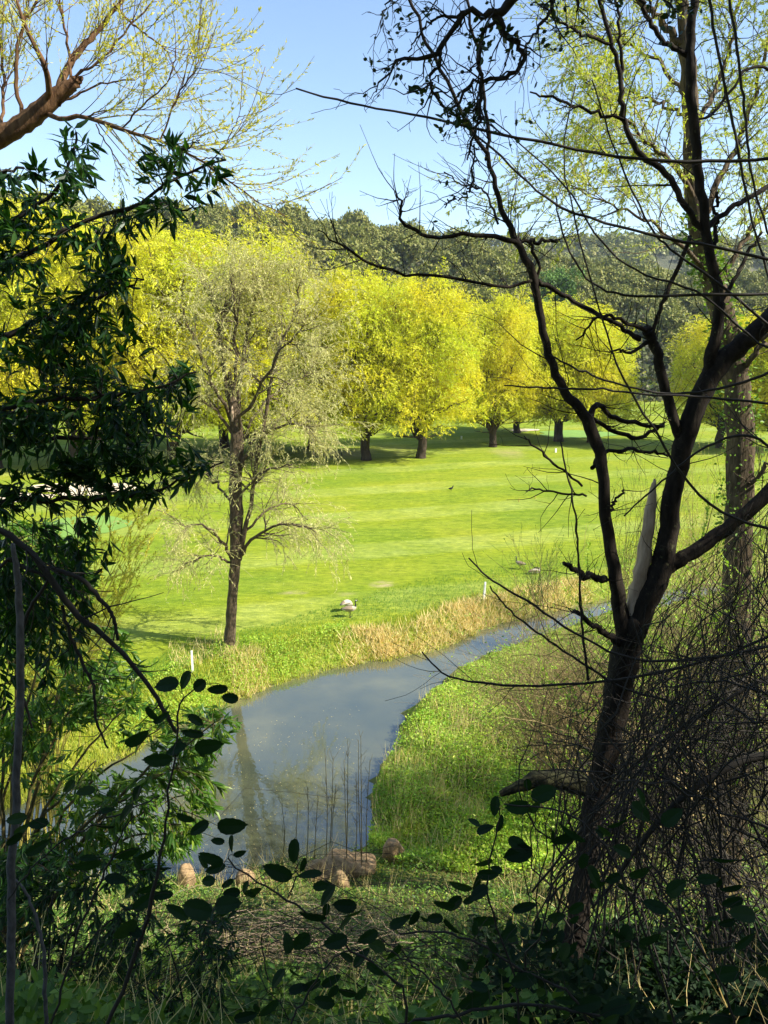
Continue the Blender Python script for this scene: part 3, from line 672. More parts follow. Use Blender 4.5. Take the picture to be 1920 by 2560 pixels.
for pl in [[(1715, 120, D, 20), (1650, 60, D, 16), (1590, -10, D, 12), (1540, -100, D, 6)],
           [(1735, 500, D, 14), (1700, 430, D-.3, 12), (1650, 380, D-.5, 10), (1590, 330, D-.6, 7), (1520, 260, D-.8, 5), (1450, 190, D-.9, 3)],
           [(1745, 560, D, 16), (1800, 450, D+.4, 14), (1860, 330, D+.7, 11), (1900, 200, D+.9, 8), (1930, 50, D+1, 5)],
           [(1735, 330, D, 12), (1790, 220, D+.5, 10), (1830, 100, D+.8, 8), (1850, -20, D+1, 5)],
           [(1770, 680, D, 12), (1690, 600, D-.6, 9), (1600, 540, D-1, 6), (1500, 500, D-1.2, 4), (1430, 470, D-1.3, 2)],
           [(1725, 250, D, 10), (1660, 170, D+.5, 8), (1590, 120, D+.8, 6), (1510, 100, D+1, 4), (1430, 120, D+1.1, 2)],
           [(1725, 300, D, 9), (1660, 270, D+.6, 7), (1590, 230, D+1, 5), (1500, 220, D+1.2, 3)],
           [(1790, 720, D, 14), (1860, 600, D+.4, 11), (1930, 500, D+.7, 8)],
           [(1840, 950, D, 16), (1890, 880, D-.3, 14), (1960, 800, D-.5, 10)],
           [(1848, 1250, D, 12), (1900, 1180, D-.3, 10), (1960, 1120, D-.5, 8)],
           [(1730, 420, D, 8), (1660, 400, D+.5, 6), (1580, 400, D+.9, 4), (1480, 380, D+1.2, 2)]]: lb(pl, wob=.025)
MP = np.array([m_[0] for m_ in mains]); MR = np.array([m_[1] for m_ in mains])
P2, R2_ = grow(MP, MR, 230, r, (.5, 1.8), (.3, 1.0), 8, .5, (.2, 1), (-.1, 0, .1), .14, .004, .010); tb.add(P2, R2_, 4)
tb.make('trunk', MAT['bark'], root, base)
P3, R3 = grow(P2, R2_, 2000, r, (.3, .9), (.3, 1.0), 7, .6, (.1, 1), (-.15, 0, -.75), .09, .0025)
P3 = P3[P3[:, 0, 2] > W(1700, 640, D)[2]]; R3 = R3[:len(P3)]
t2 = Tubes(); t2.add(P3, R3, 3, cap=False); t2.make('twigs', MAT['twig'], root, base)
lv = Leaves(5)
p, dd = on(P3, 42000, r, (.1, 1), (.3, 1.0), .1); lv.add(p, dd, r.uniform(.04, .10, len(p)), r.uniform(.014, .026, len(p)), 'diamond')
lv.make('crown', MAT['spring'], root, base)
lv = Leaves(55); k = 3600; t = r.uniform(0, 1, k)**.8*.62; j = (t*(len(tk)-1)).astype(int); a = r.uniform(0, 6.28, k)
clump = np.sin(j*.9)*.5+.5; kp = r.uniform(size=k) < (.25+.75*clump); j = j[kp]; a = a[kp]; k = len(j)
o_ = np.column_stack([np.cos(a), np.sin(a), np.zeros(k)]); P = tk[j]+o_*(tr[j]*r.uniform(1.0, 1.7, k))[:, None]; P[:, 2] += r.uniform(-.15, .15, k)
lv.add(P, norm(o_+r.normal(0, .6, (k, 3))+[0, 0, .3]), r.uniform(.04, .09, k), r.uniform(.03, .06, k), 'round'); lv.make('ivy', leafmat('ivy_on_trunk', [(.14, .27, .03), (.22, .36, .05), (.10, .2, .03)], .4), root, base)

# ------------------------------------------------------------------ fork tree (dark, near, right)
r = np.random.default_rng(61); D = 5.6
bx, by_ = W(1400, 2560, D-.2)[0], D-.2; base = np.array([bx, by_, h1(bx, by_)])
root = thing('fork_tree', base, 'dark bare tree in the right foreground, its trunk forking into lichened limbs', 'tree')
tb = Tubes(); mains = []
D = 5.6
def T(pl, n=24, sides=10, wob=.006, keep=True, rough=.07, dd=0.):
    return lb([(a, b, D+c+dd, w_*.84) for a, b, c, w_ in pl], n, sides, wob, keep, rough)
P, R = limb([(1390, 2640, D-.2, 80), (1420, 2450, D-.2, 74), (1460, 2200, D-.1, 72), (1490, 2000, D, 72), (1520, 1850, D, 76), (1545, 1720, D, 80), (1568, 1620, D, 84), (1590, 1550, D, 70)], 40, .006, r)
R = R*.86; P = np.vstack([[base[0]-.05, base[1], base[2]-.3], P]); R = np.concatenate([[R[0]*1.3], R]); tb.add(P, R, 14, .10)
T([(1568, 1610, 0, 62), (1548, 1500, 0, 46), (1530, 1400, 0, 40), (1512, 1250, 0, 36), (1500, 1130, 0, 36), (1475, 1060, 0, 36), (1440, 1010, 0, 30), (1400, 960, 0, 26), (1372, 880, 0, 24), (1350, 790, 0, 22), (1335, 700, 0, 24), (1300, 620, 0, 20), (1272, 560, 0, 17), (1240, 480, 0, 14), (1215, 390, 0, 12), (1165, 300, 0, 11), (1110, 190, 0, 10), (1060, 90, 0, 9), (1015, -20, 0, 8)], 60)
T([(1575, 1600, 0, 72), (1620, 1500, 0, 74), (1655, 1420, 0, 72), (1672, 1330, 0, 62), (1685, 1220, 0, 58), (1710, 1110, 0, 60), (1745, 1010, 0, 62), (1790, 925, 0, 62), (1850, 865, 0, 58), (1920, 800, 0, 56), (2010, 720, .1, 50), (2100, 600, .2, 40)], 50)
T([(1655, 1430, 0, 50), (1700, 1400, 0, 46), (1760, 1360, 0, 44), (1830, 1310, 0, 42), (1920, 1230, 0, 42), (2010, 1120, .1, 36)], 26)
T([(1770, 950, 0, 44), (1782, 880, 0, 36), (1796, 800, 0, 32), (1795, 740, 0, 30), (1780, 660, 0, 28), (1765, 570, 0, 27), (1752, 460, 0, 26), (1738, 330, 0, 26), (1725, 200, 0, 26), (1728, 100, 0, 24), (1738, -20, 0, 22)], 40)
T([(1712, 1115, 0, 34), (1688, 1060, 0, 32), (1668, 990, 0, 30), (1648, 910, 0, 30), (1630, 845, 0, 30), (1618, 825, 0, 34)], 22)
T([(1770, 600, 0, 20), (1745, 560, 0, 18), (1705, 500, 0, 18), (1665, 435, 0, 18), (1600, 385, 0, 17), (1568, 330, 0, 16), (1555, 250, 0, 15), (1548, 170, 0, 13), (1520, 80, 0, 12), (1495, -20, 0, 10)], 40)
T([(1725, 140, 0, 14), (1680, 115, 0, 14), (1640, 80, 0, 13), (1610, 20, 0, 12), (1595, -40, 0, 10)], 20)
T([(1630, 835, 0, 12), (1655, 760, 0, 12), (1690, 680, 0, 13), (1725, 590, 0, 12)], 16)
T([(1345, 700, 0, 14), (1400, 735, 0, 12), (1470, 775, 0, 12), (1540, 810, 0, 12), (1600, 850, 0, 14)], 20)
T([(1340, 705, 0, 8), (1350, 660, 0, 8), (1330, 620, 0, 9), (1328, 600, 0, 9)], 10)
# dead side branches with twigs
dead = []
for pl in [[(1340, 700, 0, 9), (1270, 716, -.1, 8), (1190, 708, -.2, 8), (1110, 690, -.3, 8), (1030, 690, -.4, 7), (960, 670, -.5, 7), (880, 635, -.6, 6), (830, 600, -.7, 4), (795, 575, -.7, 3)],
           [(1290, 605, 0, 13), (1230, 590, -.1, 12), (1160, 586, -.2, 11), (1090, 594, -.3, 10), (1040, 578, -.4, 9), (1000, 545, -.45, 8), (1005, 510, -.5, 6), (990, 480, -.5, 4)],
           [(1285, 602, 0, 9), (1330, 605, .1, 9), (1390, 600, .2, 8)],
           [(1500, 1250, 0, 20), (1450, 1430, -.3, 17), (1412, 1405, -.4, 13)][:0] or [(1515, 1455, 0, 20), (1465, 1435, -.15, 17), (1410, 1408, -.3, 12)],
           [(1560, 1612, 0, 24), (1500, 1575, -.2, 17), (1435, 1528, -.4, 12)],
           [(1470, 1060, 0, 20), (1490, 1010, .1, 14), (1530, 1040, .2, 12), (1600, 1060, .3, 11), (1660, 1065, .3, 10)],
           [(1440, 1010, 0, 12), (1500, 1060, .2, 11), (1560, 1090, .3, 12), (1620, 1085, .4, 10), (1660, 1060, .4, 9)],
           [(1480, 1170, 0, 12), (1500, 1140, .1, 11), (1560, 1125, .2, 10), (1620, 1130, .3, 8), (1670, 1140, .3, 6)],
           [(1465, 1240, 0, 6), (1400, 1230, -.2, 6), (1340, 1222, -.3, 5), (1315, 1228, -.3, 3)],
           [(1455, 1215, 0, 6), (1390, 1160, -.2, 6), (1330, 1110, -.3, 5), (1310, 1090, -.3, 3)],
           [(1520, 1290, 0, 8), (1535, 1260, .1, 7), (1560, 1225, .2, 5)],
           [(1735, 300, 0, 6), (1790, 280, .2, 6), (1740, 140, .2, 7), (1920, 180, .5, 6)][:2] + [(1870, 170, .4, 7), (1960, 185, .5, 6)],
           [(1770, 570, 0, 13), (1830, 520, .1, 12), (1880, 490, .2, 12), (1960, 440, .3, 10)],
           [(1795, 770, 0, 12), (1840, 690, .1, 10), (1880, 620, .2, 8), (1905, 580, .2, 6)],
           [(1785, 620, 0, 10), (1790, 540, .1, 9), (1793, 480, .1, 7)],
           [(1560, 300, 0, 8), (1500, 285, -.1, 8), (1440, 265, -.2, 7), (1370, 240, -.3, 6), (1325, 230, -.3, 4)],
           [(1555, 200, 0, 8), (1552, 110, 0, 7), (1545, 20, 0, 6), (1540, -30, 0, 5)],
           [(1525, 110, 0, 7), (1470, 90, -.1, 7), (1420, 65, -.2, 6), (1390, 45, -.2, 5)],
           [(1215, 400, 0, 8), (1222, 330, 0, 8), (1210, 240, 0, 7), (1190, 130, 0, 7), (1165, -10, 0, 6)],
           [(1620, 830, 0, 10), (1560, 805, -.1, 9), (1500, 790, -.2, 7), (1440, 850, -.2, 4)],
           [(1625, 850, 0, 10), (1580, 880, -.1, 8), (1540, 875, -.2, 6), (1520, 880, -.2, 4)],
           [(1245, 560, 0, 6), (1210, 480, .1, 5), (1160, 465, .1, 4), (1110, 430, .1, 3)]]:
    P, R = limb([(a, b, D+c, w_) for a, b, c, w_ in pl], 18, .008, r); tb.add(P, R, 6, .08); dead.append((P, R))
DP = np.array([a for a, _ in dead]); DR = np.array([b for _, b in dead])
P2, R2_ = grow(DP, DR, 300, r, (.06, .48), (.5, 1.2), 6, .6, (.1, 1), (-.1, 0, .5), .13, .0014, .004); tb.add(P2, R2_, 4)
P3, R3 = grow(P2, R2_, 420, r, (.03, .15), (.5, 1.2), 4, .7, (.2, 1), (0, 0, .3), .2, .0012); tb.add(P3, R3, 3)
MP = np.array([spline(m_[0], 24) for m_ in mains]); MR = np.array([np.interp(np.linspace(0, 1, 24), np.linspace(0, 1, len(m_[1])), m_[1]) for m_ in mains])
P2, R2_ = grow(MP, MR, 80, r, (.15, .8), (.5, 1.3), 7, .25, (.15, 1), (0, 0, .3), .18, .0016, .005); tb.add(P2, R2_, 4)
tb.make('trunk', MAT['forkbark'], root, base)
tb = Tubes()
P, R = limb([(1578, 1570, D+.02, 44), (1590, 1500, D+.03, 42), (1605, 1420, D+.04, 36), (1618, 1340, D+.05, 32), (1628, 1270, D+.06, 26), (1635, 1215, D+.07, 14), (1636, 1198, D+.07, 5)], 24, .004, r)
tb.add(P, R, 9, .22); tb.make('broken_limb', MAT['deadwood'], root, base)['label'] = 'pale splintered broken limb stripped of bark'

# ------------------------------------------------------------------ overhanging oak (top of the picture; its unseen crown is shaped to shade the foreground)
r = np.random.default_rng(71)
base = np.array([9.0, -1.5, h1(9.0, -1.5)])
root = thing('overhanging_oak', base, 'dark oak whose crooked twigs with small leaves hang into the top of the picture', 'tree')
tb = Tubes(); crown_c = np.array([8.6, .2, 18.3]); cr = np.array([5.4, 4.3, 4.8])
trk = spline([[*(base-[0, 0, .5]), .55], [*(base+[0, .3, 1.8]), .42], [8.8, -.4, 15.2, .36], [8.7, .6, 17.4, .26]], 20); tb.add(trk[:, :3], trk[:, 3], 14, .1)
L1 = []
for i in range(64):
    t_ = (crown_c+norm(r.normal(size=3))*cr*r.uniform(.5, .92) if i % 2 else np.array([.5, -1.2, 18.2])+norm(r.normal(size=3))*np.array([7, 4, 2.6])*r.uniform(.3, .95)); st = trk[r.integers(12, 20), :3]
    q = spline(np.array([st, st*.6+t_*.4+[0, 0, .5], t_]), 12); q[1:-1] += r.normal(0, .12, (10, 3)); L1.append(q)
L1 = np.array(L1); LR = np.tile(np.linspace(.14, .03, 12), (len(L1), 1)); tb.add(L1, LR, 6, .1)
P2, R2_ = grow(L1, LR, 900, r, (.8, 2.6), (.4, 1.2), 7, .5, (.2, 1), (0, 0, 0), .25, .008); tb.add(P2, R2_, 4)
P3, R3 = grow(P2, R2_, 5000, r, (.3, .9), (.4, 1.2), 5, .5, (.1, 1), (0, 0, 0), .25, .004)
# the long low branch that reaches over the camera into view
D = 3.4
ob = [];
st = np.array([7.4, .9, 16.2]); en = W(1330, -50, D)
q = spline(np.array([[*st, .11], [*(st*.6+en*.4+[0, 0, .7]), .07], [*(st*.25+en*.75+[0, 0, .35]), .045], [*en, .022]]), 24); tb.add(q[:, :3], q[:, 3], 8, .1)
def O(pl, n=22, wob=.006):
    P, R = limb([(a, b, D+c, w_) for a, b, c, w_ in pl], n, wob, r); tb.add(P, R, 6, .12); ob.append((P, R))
O([(1330, -50, 0, 26), (1290, -10, 0, 24), (1262, 25, 0, 22), (1238, 42, 0, 22), (1205, 28, 0, 16), (1165, 28, 0, 14), (1130, 70, 0, 12), (1105, 115, 0, 12), (1090, 138, 0, 12), (1050, 143, 0, 9), (1005, 152, 0, 8), (965, 185, 0, 5), (940, 230, 0, 4)])
O([(1240, 42, 0, 20), (1250, 72, 0, 17), (1270, 92, 0, 13), (1292, 115, 0, 12), (1308, 138, 0, 11), (1298, 165, 0, 10), (1270, 188, 0, 10), (1230, 198, 0, 9), (1190, 205, 0, 8), (1160, 235, 0, 7), (1130, 270, 0, 5)])
O([(1300, -30, 0, 12), (1380, -20, 0, 9), (1372, 30, 0, 8), (1345, 70, 0, 6), (1310, 120, 0, 5), (1295, 160, 0, 4)])
O([(1110, 110, 0, 8), (1085, 180, 0, 8), (1078, 225, 0, 7), (1110, 262, 0, 6), (1150, 300, 0, 5), (1175, 330, 0, 3)])
O([(1165, 30, 0, 8), (1120, 40, 0, 6), (1080, 55, 0, 5), (1050, 80, 0, 4), (1020, 130, 0, 3)])
O([(1200, 110, 0, 9), (1203, 160, 0, 9), (1203, 230, 0, 9), (1196, 310, 0, 7), (1178, 360, 0, 6), (1168, 400, 0, 4)])
O([(1240, 45, 0, 9), (1215, 70, 0, 9), (1200, 110, 0, 8)], 10)
O([(1185, 360, 0, 4), (1182, 420, 0, 5), (1176, 470, 0, 5), (1160, 495, 0, 4), (1120, 500, 0, 4), (1112, 520, 0, 3)])
O([(1295, -20, 0, 8), (1200, -40, 0, 7), (1080, -30, 0, 6), (1000, -20, 0, 5), (965, 20, 0, 4), (952, 70, 0, 3)])
O([(1330, -50, 0, 18), (1450, -45, 0, 14), (1560, -30, 0, 10), (1640, -10, 0, 7), (1690, 30, 0, 5)])
O([(1450, -45, 0, 8), (1445, 0, 0, 6), (1440, 30, 0, 4)], 10)
OP = np.array([spline(a, 20) for a, _ in ob]); OR_ = np.array([np.interp(np.linspace(0, 1, 20), np.linspace(0, 1, len(b_)), b_) for _, b_ in ob])
A2, AR2 = grow(OP, OR_, 150, r, (.05, .26), (.4, 1.3), 7, .6, (.1, 1), (-.2, 0, -.1), .32, .0012, .004); tb.add(A2, AR2, 4)
A3, AR3 = grow(A2, AR2, 260, r, (.03, .12), (.4, 1.3), 5, .7, (.1, 1), (0, 0, 0), .32, .001); tb.add(A3, AR3, 3)
tb.make('trunk', MAT['darktwig'], root, base)
lv = Leaves(7)
p, dd = on(P3, 60000, r, (0, 1), (.4, 1.3)); lv.add(p, dd, r.uniform(.14, .26, len(p)), r.uniform(.09, .16, len(p)), 'diamond')
p, dd = on(A3, 330, r, (.2, 1), (.3, 1.2)); lv.add(p, dd, r.uniform(.012, .03, len(p)), r.uniform(.008, .018, len(p)), 'round')
for cx, cy, s, k in [(1235, 95, 26, 26), (1070, 225, 22, 20), (1165, 285, 22, 30), (1110, 300, 16, 16), (1430, 8, 60, 26), (1690, 40, 20, 26), (1540, 0, 20, 14), (1210, 120, 18, 10), (1165, 290, 12, 12), (1010, 45, 14, 8)]:
    P = np.array([W(cx+r.normal(0, s), cy+r.normal(0, s*.8), D+r.normal(0, .05)) for _ in range(k)])
    lv.add(P, r.normal(size=(k, 3)), r.uniform(.022, .045, k), r.uniform(.014, .028, k), 'round')
lv.make('crown', MAT['oakleaf'], root, base)

# ------------------------------------------------------------------ unseen oak added right of view to dapple the lower slope with shade
r = np.random.default_rng(75); base = np.array([10.6, 7.6, h1(10.6, 7.6)]); root = thing('unseen_shade_oak', base, 'unseen dark oak added beyond the right edge to throw dappled shade', 'tree'); tb = Tubes(); cc = np.array([10.2, 6.4, base[2]+6.4])
trk = spline([[*(base-[0, 0, .4]), .24], [*(base+[.1, 0, 1.8]), .18], [10.2, 7.4, base[2]+4.5, .12]], 12); tb.add(trk[:, :3], trk[:, 3], 10, .1); L1 = []
for i in range(26):
    t_ = cc+norm(r.normal(size=3))*np.array([3.2, 4.2, 3.8])*r.uniform(.4, .9); st = trk[r.integers(5, 12), :3]; q = spline(np.array([st, st*.5+t_*.5+[0, 0, .4], t_]), 10); q[1:-1] += r.normal(0, .06, (8, 3)); L1.append(q)
L1 = np.array(L1); LR = np.tile(np.linspace(.06, .012, 10), (26, 1)); tb.add(L1, LR, 5); P2, R2_ = grow(L1, LR, 420, r, (.4, 1.2), (.4, 1.2), 6, .5, (.2, 1), (0, 0, 0), .2, .005); tb.add(P2, R2_, 4); tb.make('trunk', MAT['darktwig'], root, base)
lv = Leaves(75); p, dd = on(P2, 34000, r, (0, 1), (.4, 1.3)); lv.add(p+r.normal(0, .08, p.shape), dd, r.uniform(.08, .16, len(p)), r.uniform(.05, .09, len(p)), 'diamond'); lv.make('crown', MAT['oakleaf'], root, base)

# ------------------------------------------------------------------ sprays: shoots reaching from main stems to places in a region
def inpoly(pg, k, r, clump=None):
    pg = np.array(pg, float); lo, hi = pg.min(0), pg.max(0); out = []
    while len(out) < k:
        q = r.uniform(lo, hi)
        if clump is not None:
            f = math.sin(q[0]/clump+1.3)*math.sin(q[1]/(clump*.8))+.6*math.sin(q[0]/clump*.47+q[1]/clump*.6)
            if r.uniform() > .55+.45*f: continue
        if inside(np.array([q[0]]), np.array([q[1]]), pg)[0]: out.append(q)
    return np.array(out)
def sprays(mainP, regions, r, tb, lv, leaf, leaves_per=11, sag=.05, tw=.003, n=7, twist=(.3, .9), droop=.35, kind='lance', last=.5):
    allp = np.vstack(mainP); outP = []
    for pg, k, (y0, y1), cl in regions:
        for q in inpoly(pg, k, r, cl):
            t = W(q[0], q[1], r.uniform(y0, y1)); dist = np.linalg.norm(allp-t, axis=1)+r.uniform(0, .25, len(allp)); s = allp[dist.argmin()]
            L = np.linalg.norm(t-s)
            if L > .55: s = t+(s-t)/L*r.uniform(.4, .55)*(1)        # hang on a neighbouring shoot instead
            md = (s+t)/2+np.array([0, 0, sag])*L+r.normal(0, .05, 3)*L
            outP.append(spline(np.array([s, md, t]), n))
    P = np.array(outP); R = np.tile(np.linspace(tw, tw*.35, n), (len(P), 1)); tb.add(P, R, 4)
    k = int(len(P)*leaves_per); p, d = on(P, k, r, (1-last, 1.0), twist, droop)
    lv.add(p, d, r.uniform(leaf[0], leaf[1], k), r.uniform(leaf[2], leaf[3], k), kind, jn=.9)
    return P

# ------------------------------------------------------------------ bay laurel on the left
r = np.random.default_rng(81); D = 4.4
bx = W(-260, 1500, D)[0]; base = np.array([bx, D, h1(bx, D)])
root = thing('bay_tree', base, 'dark bay laurel with long pointed leaves filling the left side of the view', 'tree')
tb = Tubes(); lv = Leaves(8); mp = []
trk = spline([[*(base-[0, 0, .4]), .10], [bx-.05, D, base[2]+2.5, .085], [*W(-300, 900, D), .07], [*W(-270, 300, D), .04]], 24); tb.add(trk[:, :3], trk[:, 3], 10, .08)
for pl in [[(-290, 700, 0, 26), (-120, 600, 0, 18), (0, 560, 0, 12), (110, 500, 0, 9), (170, 430, 0, 7), (190, 330, 0, 5)],
           [(-290, 850, 0, 28), (-100, 720, 0, 20), (60, 640, 0, 14), (180, 570, 0, 11), (290, 530, 0, 9), (400, 475, 0, 7), (500, 420, 0, 6), (565, 400, 0, 4)],
           [(290, 530, 0, 7), (380, 510, 0, 6), (450, 520, 0, 5), (510, 525, 0, 3)],
           [(400, 475, 0, 6), (430, 420, 0, 5), (460, 370, 0, 4), (500, 350, 0, 3)],
           [(-290, 1000, 0, 28), (-100, 900, .1, 22), (50, 820, .1, 15), (180, 760, .1, 11), (300, 720, .1, 7), (360, 700, .1, 4)],
           [(-290, 1120, 0, 26), (-60, 1040, -.1, 18), (120, 1000, -.1, 14), (280, 990, -.1, 10), (400, 970, -.1, 7), (490, 930, -.1, 5)],
           [(-290, 1300, 0, 26), (-60, 1260, 0, 18), (100, 1250, 0, 12), (250, 1247, 0, 10), (380, 1235, 0, 8), (480, 1190, 0, 6), (560, 1155, 0, 4)],
           [(-290, 1180, 0, 22), (-60, 1140, .2, 16), (120, 1100, .2, 12), (300, 1090, .2, 9), (440, 1090, .2, 5)],
           [(-290, 640, 0, 20), (-150, 520, 0, 14), (-40, 450, 0, 10), (60, 420, 0, 6)]]:
    P, R = limb([(a, b, D+c, w_) for a, b, c, w_ in pl], 24, .008, r); tb.add(P, R, 6, .05); mp.append(P)
REG = [([(140, 350), (190, 320), (235, 350), (230, 430), (170, 450), (140, 420)], 16, (4.2, 4.6), None),
       ([(60, 420), (150, 415), (230, 440), (180, 500), (100, 510), (0, 600), (-60, 600), (-60, 440), (0, 440)], 52, (4.1, 4.7), None),
       ([(360, 370), (430, 345), (530, 355), (575, 400), (575, 470), (520, 480), (440, 490), (370, 510), (360, 460)], 46, (4.2, 4.6), None),
       ([(300, 530), (400, 480), (520, 520), (480, 560), (330, 600), (250, 640), (200, 580)], 40, (4.2, 4.6), None),
       ([(-60, 560), (180, 540), (320, 600), (300, 690), (350, 705), (290, 770), (340, 830), (300, 880), (200, 900), (-60, 900)], 185, (4.0, 4.9), 42),
       ([(-60, 880), (240, 900), (300, 960), (470, 920), (500, 960), (480, 1060), (480, 1110), (380, 1120), (-60, 1160)], 260, (4.0, 4.9), 50),
       ([(-60, 1150), (300, 1130), (550, 1150), (530, 1190), (420, 1240), (280, 1275), (-60, 1290)], 150, (4.1, 4.7), 60),
       ([(-60, 1280), (210, 1290), (270, 1420), (220, 1600), (120, 1760), (-60, 1800)], 110, (4.3, 5.2), 70)]
sprays(mp, REG, r, tb, lv, (.07, .125, .019, .030), 8, twist=(.35, 1.15), droop=.15)
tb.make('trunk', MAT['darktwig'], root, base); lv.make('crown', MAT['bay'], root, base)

# ------------------------------------------------------------------ green shrub lower left (farther down the bank, partly sunlit)
r = np.random.default_rng(91); D = 8.2
bx = W(-60, 2300, D)[0]; base = np.array([bx, D, h1(bx, D)])
root = thing('laurel_shrub', base, 'leafy green laurel shrub on the lower left bank, partly lit by the sun', 'shrub')
tb = Tubes(); lv = Leaves(9); mp = []
for i in range(14):
    tx, ty = [(60, 1350), (150, 1420), (220, 1520), (260, 1650), (330, 1750), (420, 1800), (560, 1790), (520, 1960), (480, 2050), (380, 2100), (240, 1900), (120, 1750), (20, 1600), (440, 1920)][i]
    t_ = W(tx, ty, D+r.uniform(-.8, .8)); st = base+[r.uniform(-.3, .3), r.uniform(-.3, .3), -.1]; md = st*.45+t_*.55+[0, 0, .5]
    q = spline(np.array([st, md, t_]), 20); q[1:-1] += r.normal(0, .02, (18, 3)); tb.add(q, np.linspace(.035, .005, 20), 6); mp.append(q)
REG = [([(-60, 1290), (160, 1300), (230, 1370), (250, 1500), (330, 1600), (380, 1700), (300, 1800), (-60, 1850)], 420, (7.3, 9.2), 60),
       ([(200, 1650), (400, 1740), (590, 1770), (600, 1810), (520, 1900), (560, 1980), (540, 2040), (480, 2130), (300, 2200), (-60, 2250), (-60, 1800), (150, 1750)], 560, (7.2, 9.0), 70)]
sprays(mp, REG, r, tb, lv, (.10, .19, .026, .042), 12, tw=.005, last=.6)
tb.make('stems', MAT['browntwig'], root, base); lv.make('foliage', MAT['shrub'], root, base)
r = np.random.default_rng(93); D = 6.6; base = np.array([W(120, 2560, D)[0], D, 0]); base[2] = h1(base[0], D)
root = thing('laurel_sapling', base, 'dense dark low laurel in the bottom left corner behind the grey stem', 'shrub'); tb = Tubes(); lv = Leaves(93); mp = []
for tx, ty in [(40, 2150), (140, 2200), (250, 2180), (340, 2260), (300, 2400), (90, 2400), (-40, 2300), (200, 2320)]:
    t_ = W(tx, ty, D+r.uniform(-.5, .5)); q = spline(np.array([base-[0, 0, .1], base*.45+t_*.55+[0, 0, .2], t_]), 16); tb.add(q, np.linspace(.018, .004, 16), 5); mp.append(q)
sprays(mp, [([(-60, 2100), (260, 2130), (430, 2180), (400, 2330), (320, 2480), (300, 2570), (-60, 2570)], 330, (5.6, 7.6), 70)], r, tb, lv, (.09, .15, .022, .036), 11, tw=.004)
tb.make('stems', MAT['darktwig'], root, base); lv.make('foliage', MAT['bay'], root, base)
# bright sunlit willow shoots glimpsed on the left (x 100-400, y 1290-1500)
r = np.random.default_rng(95); D = 17.
base = on_ground(60, 1900); base = np.array([W(40, 1700, 17)[0], 17.0, 0]); base[2] = h1(base[0], base[1])
root = thing('yellow_shoots', base, 'spray of thin yellow-leaved willow shoots on the left, before the fairway', 'shrub')
tb = Tubes(); lv = Leaves(10); mp = []
for i in range(40):
    a, b_ = r.uniform(100, 400), r.uniform(1240, 1480); t_ = W(a, b_, D+r.uniform(-1, 1)); st = base+[r.uniform(-.6, .6), r.uniform(-.5, .5), .0]
    q = spline(np.array([st, st*.5+t_*.5+[-.3, 0, .5], t_]), 14); q[1:-1] += r.normal(0, .03, (12, 3)); tb.add(q, np.linspace(.02, .004, 14), 4); mp.append(q)
P2, R2_ = grow(np.array(mp), np.tile(np.linspace(.012, .004, 14), (40, 1)), 420, r, (.3, .8), (.3, .8), 6, .6, (.5, 1), (.2, 0, .2), .1, .003); tb.add(P2, R2_, 3)
p, dd = on(P2, 15000, r, (.1, 1), (.3, .9)); lv.add(p, dd, r.uniform(.05, .12, len(p)), r.uniform(.02, .036, len(p)), 'diamond')
tb.make('stems', MAT['ytwig'], root, base); lv.make('foliage', MAT['spring_yellow'], root, base)

# ------------------------------------------------------------------ bottom bay seedling sprays
r = np.random.default_rng(97); D = 5.2
base = np.array([W(480, 2560, D)[0], D, 0]); base[2] = h1(base[0], D)
root = thing('bay_sapling', base, 'small dark bay sapling with pointed leaves at the bottom left of centre', 'shrub'); tb = Tubes(); lv = Leaves(12); mp = []
for tx, ty in [(420, 2360), (520, 2300), (590, 2350), (480, 2450), (560, 2480), (330, 2450), (400, 2560)]:
    q = spline(np.array([base-[0, 0, .1], base*.4+W(tx, ty, D)*.6+[0, 0, .1], W(tx, ty, D)]), 14); tb.add(q, np.linspace(.012, .003, 14), 5); mp.append(q)
sprays(mp, [([(400, 2340), (520, 2270), (600, 2330), (590, 2440), (540, 2560), (330, 2570), (300, 2450)], 75, (4.8, 5.6), None)], r, tb, lv, (.08, .12, .016, .026), 11)
tb.make('stems', MAT['darktwig'], root, base); lv.make('foliage', MAT['bay'], root, base)

